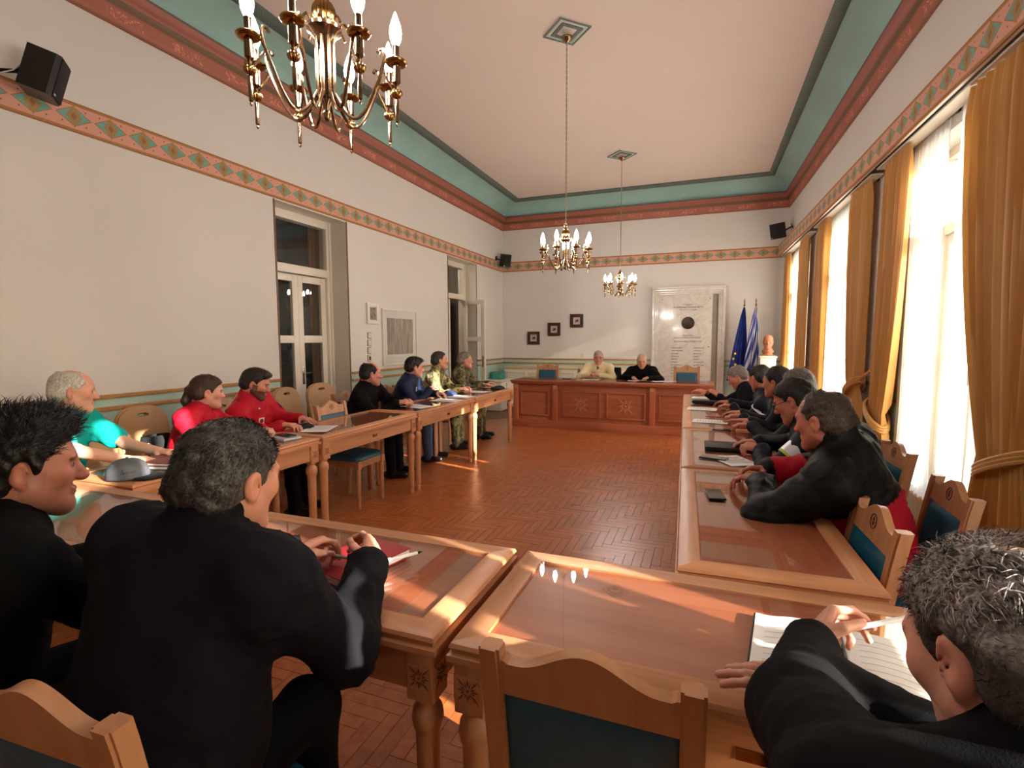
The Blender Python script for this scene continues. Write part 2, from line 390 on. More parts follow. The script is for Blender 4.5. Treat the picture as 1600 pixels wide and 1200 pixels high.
# chair rails: two mouldings on each wall
def rail(parent, segs, name='chair_rail'):
    for z in (1.04, .945):
        for pts in segs:
            m = MB()
            for (a, b) in [pts]:
                m.box(min(a[0], b[0]), max(a[0], b[0]), min(a[1], b[1]), max(a[1], b[1]), z-.016, z+.016, b=.005)
            m.build(name, 'rail_wood', parent)
def lseg(a, b): return ((LX, a), (LX+.018, b))
rail(WL, [lseg(BY, DOOR1[0]-.03), lseg(DOOR1[1]+.03, DOOR2[0]-.03), lseg(DOOR2[1]+.03, FY-.02)])
rail(WF, [((LX, FY-.018), (-1.08, FY)), ((.36, FY-.018), (1.35, FY))])
edges = [BY] + [q for c in sorted(WINS) for q in (c-WH-.04, c+WH+.04)] + [FY]
rail(WR, [((-.018, edges[i]), (0, edges[i+1])) for i in range(0, len(edges), 2)])
# frieze band: local x along wall, z up, lifted a little off the plaster
def frieze(name, p0, ang, L, parent_label=None):
    o = MB().box(0, L, -.008, 0, 0, .214).build(name, 'frieze_paint', smooth=0, loc=(p0[0], p0[1], ZB), rz=ang, **S); return o
frieze('trim_1', (LX, FY, 0), -PI/2, FY-BY)            # left wall
frieze('trim_2', (1.36, FY, 0), PI, 1.36-LX)           # far wall
o = frieze('trim_3', (rx(BY), BY, 0), PI/2+RA, (FY-BY)/math.cos(RA))
for o in [bpy.data.objects[n] for n in ('trim_1', 'trim_2', 'trim_3')]:
    o.data.transform(Matrix.Identity(4))
PEL = .165
o = MB().box(-PEL, 0, BY, FY, ZB+.19, ZB+.214).box(-PEL, -PEL+.02, BY, FY, ZB, ZB+.19).build('trim_4', 'white_paint', smooth=0, **S); o.matrix_world = RM0     # pelmet over the curtains
# fix facing: put the face on the room side
bpy.data.objects['trim_1'].location = (LX, BY, ZB); bpy.data.objects['trim_1'].rotation_euler = (0, 0, PI/2)
bpy.data.objects['trim_2'].location = (LX, FY, ZB); bpy.data.objects['trim_2'].rotation_euler = (0, 0, 0)
bpy.data.objects['trim_3'].location = (rx(FY)-PEL, FY, ZB); bpy.data.objects['trim_3'].rotation_euler = (0, 0, -PI/2+RA)
# cornice, cove and ceiling border, swept from the skewed room outline to the true rectangle of the ceiling
OUT = [(LX, BY), (LX, FY), (rx(FY), FY), (rx(BY), BY)]
INN = [(-3.80, -2.0), (-3.80, 10.46), (.98, 10.46), (.98, -2.0)]
def lp(i, t): return (OUT[i][0]*(1-t)+INN[i][0]*t, OUT[i][1]*(1-t)+INN[i][1]*t)
def sweep(prof, name, mat, sides=(0, 1, 2, 3), **kw):
    for i in sides:
        j = (i+1) % 4
        def fn(u, v):
            k = v*(len(prof)-1); a = int(round(k)); t_, z = prof[a]; A = lp(i, t_); B = lp(j, t_); return (A[0]*(1-u)+B[0]*u, A[1]*(1-u)+B[1]*u, z)
        MB().grid(fn, 2, len(prof)).build(name % (i+1), mat, smooth=50, **S)
corn = [(0, 3.93), (.035, 3.935), (.05, 3.95), (.06, 3.99), (.075, 4.03), (.10, 4.06), (.10, 4.075), (.125, 4.09), (.135, 4.115), (.175, 4.13), (.20, 4.16), (.235, 4.185), (.24, 4.20), (.18, 4.205)]
sweep(corn, 'trim_%d4', 'cornice_paint')
cove = [(.14+.66*(1-math.cos(a*PI/2/10))*1.0, 4.20+.225*math.sin(a*PI/2/10)) for a in range(11)]
sweep(cove, 'trim_%d5', 'cove_paint')
bord = [(.78, 4.43), (.785, 4.415), (.80, 4.41), (.985, 4.43), (1.0, 4.435), (1.0, 4.46)]
sweep(bord, 'trim_%d6', 'border_paint')
MB().box(LX-.3, 2.1, BY-.3, FY+.3, 4.455, 4.6).build('ceiling', 'ceiling_paint', smooth=0, **S)
# baseboards
MB().box(LX, LX+.02, BY, DOOR1[0]-.03, 0, .10, b=.006).box(LX, LX+.02, DOOR1[1]+.03, DOOR2[0]-.03, 0, .10, b=.006).box(LX, LX+.02, DOOR2[1]+.03, FY, 0, .10, b=.006).build('baseboard_left', 'rail_wood', **S)
MB().box(LX, -1.08, FY-.02, FY, 0, .10, b=.006).box(.36, 1.34, FY-.02, FY, 0, .10, b=.006).build('baseboard_far', 'rail_wood', **S)
o = MB().box(-.02, 0, BY, FY, 0, .10, b=.006).build('baseboard_right', 'rail_wood', **S); o.matrix_world = RM0
MB().box(2.0, 60, -40, 60, -3.2, -3.0).build('ground_outside', 'marble', smooth=0, **S)
# hallway beyond the doors
MB().box(-6.6, -6.5, 3.0, 11.4, 0, 3.4).build('wall_hall', 'hall_wall', smooth=0, **S)
MB().box(-6.6, LX-WT, 2.9, 3.0, 0, 3.4).box(-6.6, LX-WT, 11.3, 11.4, 0, 3.4).build('wall_hall_end', 'hall_wall', smooth=0, **S)
MB().box(-6.6, LX-WT, 2.9, 11.4, 3.3, 3.4).build('ceiling_hall', 'hall_wall', smooth=0, **S)
MB().box(-6.6, LX-WT+.01, 2.9, 11.4, -.1, 0).build('floor_hall', 'dark_wood', smooth=0, **S)
o = thing('added_hall_lamp', 'round white ceiling lamp, added out of view to brighten the hallway', 'lamp', (-5.6, 8.6, 3.3)); MB().lathe([(.09, 0), (.09, -.03), (.05, -.04)][::-1], 20).build('mount', 'white_paint', o); MB().sphere((0, 0, -.12), .10, 16).build('globe', 'hall_fill_glow', o)  # unseen lamp, added so the hallway does not go black
h = thing('hall_cupboard', 'tall brown wooden cupboard seen through the open doorway', 'cupboard', (-6.05, 10.1, 0))
MB().box(-.4, .3, -.7, .7, 0, 2.5, b=.01).build('body', 'dark_wood', h)
for k in range(2): MB().box(.3, .33, -.68+k*.69, -.01+k*.69, .1, 2.42, b=.008).build('door', 'dark_wood', h)
# ---------------------------------------------------------------- doors in the left wall
def glazed_leaf(parent, name, wdt, hgt, midz):
    """leaf in local coords: x along width from 0, y thickness, z up; returns object"""
    o = bpy.data.objects.new(name, None); COL.objects.link(o); o.parent = parent
    m = MB(); st = .085
    m.box(0, st, -.022, .022, 0, hgt, b=.005).box(wdt-st, wdt, -.022, .022, 0, hgt, b=.005)
    m.box(st, wdt-st, -.022, .022, hgt-st, hgt, b=.005).box(st, wdt-st, -.022, .022, 0, .12, b=.005).box(st, wdt-st, -.022, .022, midz-.045, midz+.045, b=.005)
    f = m.build('leaf_frame', 'white_paint', o)
    MB().box(st, wdt-st, -.003, .003, midz+.045, hgt-st).build('glass_pane', 'glass_sheet', o, smooth=0)
    MB().box(st, wdt-st, -.003, .003, .12, midz-.045).build('glass_pane', 'glass_sheet', o, smooth=0)
    return o
def handle(parent, x, z, s=1):
    m = MB().box(x-.02, x+.02, -.03, -.022, z-.11, z+.11, b=.004).box(x-.02, x+.02, .022, .03, z-.11, z+.11, b=.004)
    m.tube([(x, -.03, z+.03), (x, -.06, z+.03), (x+s*.11, -.06, z+.03)], .009, 8).tube([(x, .03, z+.03), (x, .06, z+.03), (x+s*.11, .06, z+.03)], .009, 8)
    m.build('door_handle', 'steel', parent)
def door(n, y0, y1, tz=2.33):
    d = link('door_%d' % n, None, None, (LX-WT, y0, 0), PI/2, **S)        # local x = +Y, local y = -X (outward)
    W = y1-y0
    # casing at the back of the reveal
    m = MB(); m.box(0, .10, -.06, .06, 0, 3.0, b=.006).box(W-.10, W, -.06, .06, 0, 3.0, b=.006).box(.10, W-.10, -.06, .06, 2.90, 3.0, b=.006).box(.10, W-.10, -.06, .06, tz-.05, tz+.05, b=.006)
    m.box(.04, .06, -.075, -.06, 0, 3.0).box(W-.06, W-.04, -.075, -.06, 0, 3.0)
    m.build('door_frame', 'white_paint', d)
    MB().box(.10, W-.10, -.004, .004, tz+.05, 2.90).build('transom_pane', 'glass_sheet', d, smooth=0)
    # lining of the reveal
    m = MB(); m.box(-.0, .006, -WT, -.06, 0, 3.0).box(W-.006, W, -WT, -.06, 0, 3.0).box(0, W, -WT, -.06, 2.994, 3.0); m.build('reveal_lining', 'white_paint', d, smooth=0)
    m = MB(); m.box(-.016, .004, -WT-.006, -WT+.01, 0, 3.0).box(W-.004, W+.016, -WT-.006, -WT+.01, 0, 3.0); m.build('corner_strip', 'dark_wood', d, smooth=0)
    return d, W
d1, W1 = door(1, *DOOR1)
lw = (W1-.2)/2
a = glazed_leaf(d1, 'door_leaf', lw, 2.26, 1.48); a.location = (.10, 0, .01)
b_ = glazed_leaf(d1, 'door_leaf', lw, 2.26, 1.48); b_.location = (.10+lw, 0, .01); handle(b_, .045, 1.03)
d2, W2 = door(2, *DOOR2)
lw2 = (W2-.2)/2
b_ = glazed_leaf(d2, 'door_leaf', lw2, 2.26, 1.48); b_.location = (W2-.10, -.06, .01); b_.rotation_euler = (0, 0, math.radians(-97)); handle(b_, lw2-.045, 1.03, -1)
a = glazed_leaf(d2, 'door_leaf', lw2, 2.26, 1.48); a.location = (.10, 0, .01)
# dark blind behind the first door's glass, drawn across most of it
MB().box(-4.95, -4.93, 4.25, 5.46, 0, 3.0).build('hall_blind', 'hall_dark', smooth=0, label='dark blue-grey blind hanging behind the closed glass door', cat='blind')
MB().grid(lambda u, v: (-4.98+.02*math.sin(u*40), 5.48+u*.28, v*3.0), 24, 2).build('hall_curtain', 'tan_leather', label='narrow tan curtain hanging behind the closed glass door', cat='curtain')
# ---------------------------------------------------------------- windows
def make_window(i, c):
    o = link('window_%d' % i, None, None, **S); o.matrix_world = RM0 @ Matrix.Translation((.22, c, 0))
    w_ = WH; m = MB()
    m.box(-.05, .05, -w_, -w_+.07, WZ0, WZ1, b=.006).box(-.05, .05, w_-.07, w_, WZ0, WZ1, b=.006).box(-.05, .05, -w_+.07, w_-.07, WZ0, WZ0+.07, b=.006).box(-.05, .05, -w_+.07, w_-.07, WZ1-.07, WZ1, b=.006)
    m.box(-.045, .045, -w_+.07, w_-.07, 2.28, 2.36, b=.006).box(-.045, .045, -.05, .05, WZ0+.07, 2.28, b=.006)
    m.build('window_frame', 'white_paint', o)
    for s_ in (-1, 1):
        a, b = sorted((s_*.05, s_*(w_-.07)))
        mm = MB(); mm.box(-.02, .02, a, a+.05, WZ0+.07, 2.28, b=.004).box(-.02, .02, b-.05, b, WZ0+.07, 2.28, b=.004).box(-.02, .02, a+.05, b-.05, WZ0+.07, WZ0+.13, b=.004).box(-.02, .02, a+.05, b-.05, 2.22, 2.28, b=.004).box(-.02, .02, a+.05, b-.05, 1.30, 1.34, b=.004)
        mm.build('sash', 'white_paint', o)
        MB().box(-.003, .003, a+.05, b-.05, WZ0+.13, 1.30).build('glass_pane', 'glass_sheet', o, smooth=0)
        MB().box(-.003, .003, a+.05, b-.05, 1.34, 2.22).build('glass_pane', 'glass_sheet', o, smooth=0)
    MB().box(-.003, .003, -w_+.07, w_-.07, 2.36, WZ1-.07).build('glass_pane', 'glass_sheet', o, smooth=0)
    MB().box(-.24, -.05, -w_-.02, w_+.02, WZ0-.03, WZ0, b=.006).build('window_sill', 'marble', o)
for i, c in enumerate(WINS): make_window(i+1, c)
# ---------------------------------------------------------------- curtains (in the frame of the right wall, x negative is into the room)
HZ = 2.99
def drape(c, s, label, w=.52, tie=True, tz=.97, wt=.20, inner=.58, off=-.085, folds=7, seed=0, tieback_out=.30):
    """c window centre, s=+1 far side / -1 near side of the window; hangs from s*(inner+w/2), gathered toward the outside at the tie"""
    rnd = random.Random(seed); ph = [rnd.uniform(0, 6.28) for _ in range(4)]
    o = thing('curtain', label, 'curtain', group='gold drapes at the windows'); o.matrix_world = RM0 @ Matrix.Translation((off, c, 0))
    top_in, top_out = s*(inner-.0), s*(inner+w)
    tie_c = s*(inner+w-wt*.55+.02)
    nu, nv = folds*10+1, 34
    def edge(z):
        if not tie: return top_in, top_out
        if z > tz:
            k = max(0., min(1., (HZ-z)/(HZ-tz))); k = k**1.9
            return top_in*(1-k)+(tie_c-s*wt*.5)*k, top_out*(1-k)+(tie_c+s*wt*.5)*k
        k = (tz-z)/tz; k = min(1, k*1.25)**.8
        a, b = tie_c-s*wt*.5, tie_c+s*wt*.5
        return a*(1-k)+(tie_c-s*w*.42)*k, b*(1-k)+(tie_c+s*w*.40)*k
    def fn(u, v):
        z = HZ*(1-v)+.015*v; a, b = edge(z); y = a+(b-a)*u
        wid = abs(b-a)/w; amp = .036*(.75+.6*(1-wid))
        x = amp*math.sin(u*folds*2*PI+ph[0]+.5*math.sin(v*3+ph[1])) + (.010*math.sin(u*folds*4.3*PI+ph[2]+v*2))
        pinch = min(1, (HZ-z)/.16); x *= .45+.55*pinch
        if tie:
            g = math.exp(-((z-tz)/.07)**2); x = x*(1-.55*g) - .02*g
        return (x, y, z)
    m = MB().grid(fn, nu, nv); ob = m.build('drape', 'drape_cloth', o, smooth=80)
    if tie:
        yc = tie_c; path = []
        for k in range(28):
            a = 2*PI*k/28; path.append((-.012+.075*math.cos(a), yc+s*.02+(wt*.5+.035)*math.sin(a), tz+.10*s*math.sin(a)*1.0))
        mm = MB()
        for dz in (-.022, 0, .022): mm.tube([(p[0], p[1], p[2]+dz) for p in path], .013, 6, closed=True)
        mm.tube([(-.02, yc+s*(wt*.5+.05), tz+.10), (.05, yc+s*(wt*.5+.16), tz+.20), (.11, yc+s*(wt*.5+.18), tz+.22)], .016, 6)
        mm.build('tieback', 'drape_cloth', o)
        MB().sphere((.10, yc+s*(wt*.5+.18), tz+.22), .025, 10).build('tieback_hook', 'dark_metal', o)
    return o
def sheer(c, y0, y1, label, seed=0, k_=0):
    rnd = random.Random(seed); p1 = rnd.uniform(0, 6); n = int((y1-y0)/.075)+1
    o = MB().grid(lambda u, v: (.008*math.sin(u*n*2*PI+p1)+.004*math.sin(u*n*4.7*PI+v*2), (lambda z: (y0-max(0, .75-z)*(.12 if k_ < 3 else 0))*(1-u)+(y1+max(0, .75-z)*(.12 if k_ < 3 else 0))*u)(HZ*(1-v)+.03*v), HZ*(1-v)+.03*v), n*8+1, 12).build('sheer_curtain', 'sheer_cloth', smooth=80, label=label, cat='curtain', group='white sheer curtains')
    o.matrix_world = RM0 @ Matrix.Translation((-.018-.014*(seed % 2), 0, 0)); return o
def pole(c, label):
    o = thing('curtain_rail', label, 'curtain rail', group='curtain rails'); o.matrix_world = RM0 @ Matrix.Translation((-.075, c, 0))
    MB().box(-.05, .05, -1.22, 1.22, 2.995, 3.008).build('rail', 'white_paint', o)
    for q in (-1.0, 0, 1.0): MB().box(.05, .075, q-.02, q+.02, 2.995, 3.02).build('bracket', 'dark_metal', o)
WN = ['farthest window, by the flags', 'middle window', 'window nearest the camera in view', 'window beside the camera']
for i, c in enumerate(WINS): pole(c, 'slim white curtain rail under the painted frieze, ' + WN[i])
drape(WINS[0], 1, 'narrow gold drape in the far corner behind the bust', .42, tie=False, inner=.52, folds=5, seed=1)
drape(WINS[0], -1, 'gold drape on the near side of the farthest window', .62, tie=False, inner=.40, folds=7, seed=2)
drape(WINS[1], 1, 'gold drape on the far side of the middle window', .56, tie=False, inner=.50, folds=7, seed=3)
drape(WINS[1], -1, 'gold drape with tieback on the near side of the middle window', .66, tz=.98, wt=.34, inner=.42, folds=7, seed=4)
drape(WINS[2], 1, 'gold drape tied low at the far side of the big bright window', .58, tz=.80, wt=.34, inner=.50, folds=6, seed=5, off=-.09)
drape(WINS[2], -1, 'large gold drape with rope tieback at the right edge of the picture', .86, tz=.82, wt=.42, inner=.40, folds=9, seed=6, off=-.095)
drape(WINS[3], 1, 'gold drape outside the picture at the far side of the window beside the camera', .50, inner=.50, tz=.85, seed=7)
drape(WINS[3], -1, 'gold drape outside the picture at the near side of the window beside the camera', .45, inner=.60, tz=.85, seed=8)
SHE = [(0, 9.0, 10.45, 'bright white sheer at the farthest window'), (1, 6.32, 7.72, 'shaded white sheer at the middle window'),
       (2, 4.50, 5.15, 'far panel of glowing white sheer in the nearest visible window'), (2, 4.02, 4.30, 'middle panel of glowing white sheer in the nearest visible window'), (2, 3.45, 3.965, 'near panel of white sheer mostly behind the large gold drape'),
       (3, .98, 1.26, 'far panel of white sheer beside the camera, outside the picture'), (3, .80, .88, 'narrow strip of white sheer beside the camera, outside the picture'), (3, .50, .70, 'middle panel of white sheer beside the camera, outside the picture'), (3, .28, .42, 'near panel of white sheer beside the camera, outside the picture')]
for i, (k, a, b, lab) in enumerate(SHE): sheer(WINS[k], a, b, lab, i, k)
# ---------------------------------------------------------------- tables
TL, TD, TH = 1.30, .572, .78
def sunburst(mb, M, r, n=16, d=.004):
    for k in range(n):
        a = 2*PI*k/n; r1 = r*(1.0 if k % 2 == 0 else .72)*(1/max(abs(math.cos(a)), abs(math.sin(a))) if k % 4 == 2 else 1)*(.95)
        r0 = r*.24; wd = r*.085; ca, sa = math.cos(a), math.sin(a)
        p = [(r0*ca-wd*.4*-sa, r0*sa-wd*.4*ca), ((r0+r1)/2*ca+wd*sa, (r0+r1)/2*sa-wd*ca), (r1*ca, r1*sa), ((r0+r1)/2*ca-wd*sa, (r0+r1)/2*sa+wd*ca)]
        mb.prism(p, d, M)
    mb.lathe([(r*.13, 0), (r*.13, d), (r*.06, d*1.6)], 10, M)
def make_table():
    t_ = thing('conference_table', '', 'table', group='oak conference tables in a horseshoe')
    hx, hy = TL/2, TD/2; fr = .075
    # top frame: four mitred rails with a stepped edge
    for (ax, s) in (('x', 1), ('x', -1), ('y', 1), ('y', -1)):
        m = MB()
        prof = [(0, TH-.045), (0, TH-.030), (.010, TH-.026), (.010, TH-.018), (.004, TH-.012), (.008, TH-.003), (.014, TH), (fr, TH), (fr, TH-.045)]
        L, D = (hx, hy) if ax == 'x' else (hy, hx)
        vs = []; k = len(prof)
        for e in (-1, 1):
            for q, z in prof:
                a, b = e*(L-q), s*(D-q); vs.append((a, b, z) if ax == 'x' else (b, a, z))
        fs = [(i, (i+1) % k, k+(i+1) % k, k+i) for i in range(k)]
        if (s < 0) == (ax == 'x'): fs = [f[::-1] for f in fs]
        fs += [tuple(range(k)), tuple(range(k, 2*k))]
        m.add(vs, fs); m.build('top_rail', 'oak_x' if ax == 'x' else 'oak_y', t_, smooth=30)
    MB().box(-hx+fr, hx-fr, -hy+fr, hy-fr, TH-.03, TH-.009).build('top_panel', 'panel_wood', t_, smooth=0)
    g = MB().box(-hx+fr+.004, hx-fr-.004, -hy+fr+.004, hy-fr-.004, TH-.0085, TH-.001).build('glass_plate', 'glass_sheet', t_, smooth=0)
    m = MB()
    for s in (-1, 1): m.box(-hx+.09, hx-.09, s*(hy-.035)-.012, s*(hy-.035)+.012, TH-.155, TH-.045)
    for s in (-1, 1): MB().box(-hx+.09, hx-.09, s*(hy-.035)-.012, s*(hy-.035)+.012, TH-.155, TH-.045).build('apron', 'oak_x', t_, smooth=0)
    for s in (-1, 1): MB().box(s*(hx-.035)-.012, s*(hx-.035)+.012, -hy+.09, hy-.09, TH-.155, TH-.045).build('apron', 'oak_y', t_, smooth=0)
    prof = [(.018, 0), (.022, .004), (.022, .05), (.016, .056), (.024, .064), (.026, .075), (.027, .30), (.031, .50), (.032, .515), (.037, .525), (.040, .545), (.037, .568), (.026, .585), (.026, .592), (.036, .606)]
    lm = MB().lathe(prof, 20).box(-.037, .037, -.037, .037, .604, TH-.045, b=.004).mesh('leg', 'oak_z')
    bm_ = MB()
    for (dx, dy, rz) in ((0, -1, 0), (0, 1, PI), (1, 0, PI/2), (-1, 0, -PI/2)):
        M = Matrix.Rotation(rz, 4, 'Z') @ Matrix.Translation((0, -.0375, .667)) @ Matrix.Rotation(PI/2, 4, 'X')
        bm_.box(-.032, .032, -.032, .032, 0, .0025, M)
    rm = bm_.mesh('rosette_block', 'oak_x', 0)
    b2 = MB()
    for rz in (0, PI, PI/2, -PI/2):
        M = Matrix.Rotation(rz, 4, 'Z') @ Matrix.Translation((0, -.0385, .667)) @ Matrix.Rotation(PI/2, 4, 'X'); sunburst(b2, M, .030, 16, .0022)
    cm = b2.mesh('rosette_carving', 'dark_wood', 0)
    for sx in (-1, 1):
        for sy in (-1, 1):
            l = link('leg', lm, t_); l.location = (sx*(hx-.05), sy*(hy-.05), 0)
            link('rosette_block', rm, l); link('rosette_carving', cm, l)
    for s in (-1, 1): MB().box(-.03, .03, s*(hy-.022)-.003, s*(hy-.022)+.003, TH-.115, TH-.09, b=.002).build('keyhole_plate', 'gold_brass', t_)
    return t_
TAB = make_table()
CHN = {}
def place(o, used, loc, rz, label):
    if not used: o.location = loc; o.rotation_euler = (0, 0, rz); o['label'] = label; used.append(1); return o
    return copy_tree(o, None, loc, rz, label)
ut = []
lrow = [(-2.86, 1.60+TL/2+.01+i*(TL+.022)) for i in range(4)]
ln = ['table with the grey cap, in the left row nearest the camera', 'left row table before the bearded man, second from the camera', 'left row table before the balding man in the black jacket', 'farthest table of the left row, nearest the desk']
for (x, y), l in zip(lrow, ln): place(TAB, ut, (x, y, 0), PI/2, 'oak glass-topped ' + l)
rr0 = Vector((.215, 1.61)); ra = -math.radians(2.0)*-1
def rrow(d, off=0): # point along the right row, off to the right
    dirv = Vector((-math.sin(math.radians(2)), math.cos(math.radians(2)))); n_ = Vector((dirv.y, -dirv.x)); p = rr0+dirv*d+n_*off; return p
rl = ['table at the near end of the right row, before the man in red', 'right row table with the black folder, second from the camera', 'right row table third from the camera', 'farthest table of the right row, nearest the desk']
for i, l in enumerate(rl):
    p = rrow(TL/2+i*(TL+.012)); place(TAB, ut, (p.x, p.y, 0), PI/2+math.radians(2), 'oak glass-topped ' + l)
fl = [(-2.575+.01, 'at the left end of the front row, before the man in black'), (-1.225, 'of the front row with the red notebook on it'), (.105, 'of the front row with the open white diary on it')]
for x, l in fl: place(TAB, ut, (x, 1.286, 0), 0, 'oak glass-topped table ' + l)
# ---------------------------------------------------------------- oak chairs with teal upholstery
def make_chair():
    c = thing('oak_chair', '', 'chair', group='oak chairs with teal leather'); SHt = .455; hw = .195
    # local: faces +Y, back at -Y
    for sx in (-1, 1):
        MB().lathe([(.012, 0), (.015, .004), (.016, .04), (.013, .045), (.017, .052), (.020, .30), (.022, .335), (.018, .345), (.023, .36)], 14, TR(sx*(hw-.025), .185)).box(sx*(hw-.025)-.023, sx*(hw-.025)+.023, .162, .208, .355, .425, b=.004).build('leg', 'oak_chair', c)
        # rear post: curves from the floor up to the crest
        pts = [(-.215, 0), (-.19, .20), (-.18, .44), (-.195, .62), (-.235, .86), (-.243, .90)]
        m = MB(); x = sx*(hw-.012); vs = []
        for (y, z) in pts:
            hh = .021 if z > .4 else .018
            for dx, dy in ((-.021, -hh), (.021, -hh), (.021, hh), (-.021, hh)): vs.append((x+dx, y+dy, z))
        n = len(pts); fs = [(4*i+j, 4*i+(j+1) % 4, 4*i+4+(j+1) % 4, 4*i+4+j) for i in range(n-1) for j in range(4)]+[(3, 2, 1, 0), tuple(4*n-4+j for j in range(4))]
        m.add(vs, fs); bm = bmesh.new(); mm = m.mesh('tmp', None, 0); bm.from_mesh(mm); bmesh.ops.recalc_face_normals(bm, faces=bm.faces[:])
        bmesh.ops.bevel(bm, geom=[e for e in bm.edges if abs((e.verts[0].co-e.verts[1].co).z) > .03], offset=.006, segments=2, affect='EDGES'); bpy.data.meshes.remove(mm)
        MB().bm(bm).build('back_post', 'oak_chair', c, smooth=40)
        MB().box(sx*(hw-.025)-.011, sx*(hw-.025)+.011, -.17, .165, .365, .425, b=.003).build('seat_rail', 'oak_chair', c)
    MB().box(-hw+.045, hw-.045, .174, .196, .365, .425, b=.003).build('seat_rail', 'oak_chair', c); MB().box(-hw+.03, hw-.03, -.19, -.17, .365, .425, b=.003).build('seat_rail', 'oak_chair', c)
    def cush(u, v):
        a = u*2*PI; ca, sa = math.cos(a), math.sin(a); k = (abs(ca)**6+abs(sa)**6)**(-1/6)
        prof = [(.0, .475), (.55, .474), (.8, .470), (.93, .462), (.99, .448), (1.0, .432), (1.0, .424), (0, .424)]
        r, z = prof[int(round(v*(len(prof)-1)))]
        return (r*k*ca*(hw+.0), r*k*sa*.197+.008, z)
    MB().grid(cush, 48, 8, wrap=True).build('seat_cushion', 'teal_leather', c, smooth=60)
    # back: inclined frame coordinates, tilt follows the posts
    tl = math.atan2(.04, .24); M = TR(0, -.195, .62, rx=tl)
    def inback(m_, y0=-.011, y1=.011): return M
    MB().box(-hw+.03, hw-.03, -.012, .012, -.10, -.055, M, b=.003).build('lower_back_rail', 'oak_chair', c)
    def cushb(u, v):
        x = (u*2-1); z = v*2-1; e = (1-abs(x)**6)*(1-abs(z)**6); return ((hw-.03)*x, .006+.016*max(0, e)**.5, .066+.122*z)
    MB().grid(cushb, 18, 14, M).grid(lambda u, v: (lambda p: (p[0], -p[1]*.6, p[2]))(cushb(1-u, v)), 18, 14, M).build('back_cushion', 'teal_leather', c, smooth=60)
    # crest rail: flat bottom, ogee top
    N = 40; top = []
    for i in range(N+1):
        x = -1+2*i/N; ax = abs(x); h = .256+.050*(.5+.5*math.cos(PI*min(1, ax/.80))) + (.006 if ax > .92 else 0)
        top.append((x*(hw-.03), h))
    poly = [(-(hw-.03), .186), ((hw-.03), .186)]+top[::-1]
    m = MB(); Mx = M @ TR(0, .013, 0, rx=PI/2); n = len(poly)
    m.prism(poly, .026, Mx); cr = m.build('crest_rail', 'oak_chair', c, smooth=30)
    mm = MB()
    for sgn in (1,):
        Mc = M @ TR(0, sgn*.0132, .250) @ (Matrix.Rotation(PI/2, 4, 'X') if sgn < 0 else Matrix.Rotation(-PI/2, 4, 'X'))
        mm.lathe([(.026, 0), (.026, .0015), (.0225, .0015), (.0225, 0)], 20, Mc, cap=False); sunburst(mm, Mc, .019, 8, .0015)
    mm.build('carved_emblem', 'dark_frame', cr, smooth=0)
    return c
CHAIR = make_chair(); uc = []
def chair(x, y, az, label): return place(CHAIR, uc, (x, y, 0), math.radians(az-90), label)   # az: direction it faces
chair(-.185, 1.10, 90, 'empty oak chair with dark teal back in the foreground, tucked under the front table')
chair(-1.025, .70, 93, 'oak chair at the bottom left corner, under the man in the black jacket')
chair(-1.66, .66, 85, 'oak chair hidden under the dark-haired man in black at the left edge')
chair(-2.985, 3.78, 0, 'empty oak chair with blue-teal seat pushed under the left row')
chair(.32, 1.98, 183, 'empty oak chair with carved crest at the near end of the right row')
chair(.69, 2.46, 178, 'oak chair behind the man in the red and black jacket')
chair(.74, 3.26, 182, 'oak chair second behind the right row, against the bright sheer')
chair(.74, 3.98, 182, 'oak chair third behind the right row, against the bright sheer')
chair(.71, 4.60, 182, 'oak chair under the dark-haired man fourth along the right row'); chair(.66, 5.40, 182, 'oak chair under the man with reflective shoulder band'); chair(.56, 6.12, 182, 'oak chair under the farthest man of the right row')
chair(.42, .52, 92, 'oak chair hidden under the man with the white diary')
DC1 = chair(-2.80, 9.08, 270, 'empty oak chair with teal back at the left end of the desk')
DC2 = chair(-.30, 9.08, 270, 'empty oak chair with teal back at the right end of the desk')
for q_ in (DC1, DC2): q_.scale = (1.05, 1, 1.12)
chair(-1.76, 9.12, 270, 'oak chair under the man in the cream sweater'); chair(-1.02, 9.12, 270, 'oak chair under the man in the black sweater')
for y, l in ((4.62, 'balding man in the black jacket'), (5.40, 'man in the blue jacket'), (6.12, 'man in light camouflage'), (6.90, 'man in dark camouflage')): chair(-3.50, y, 0, 'oak chair under the ' + l)
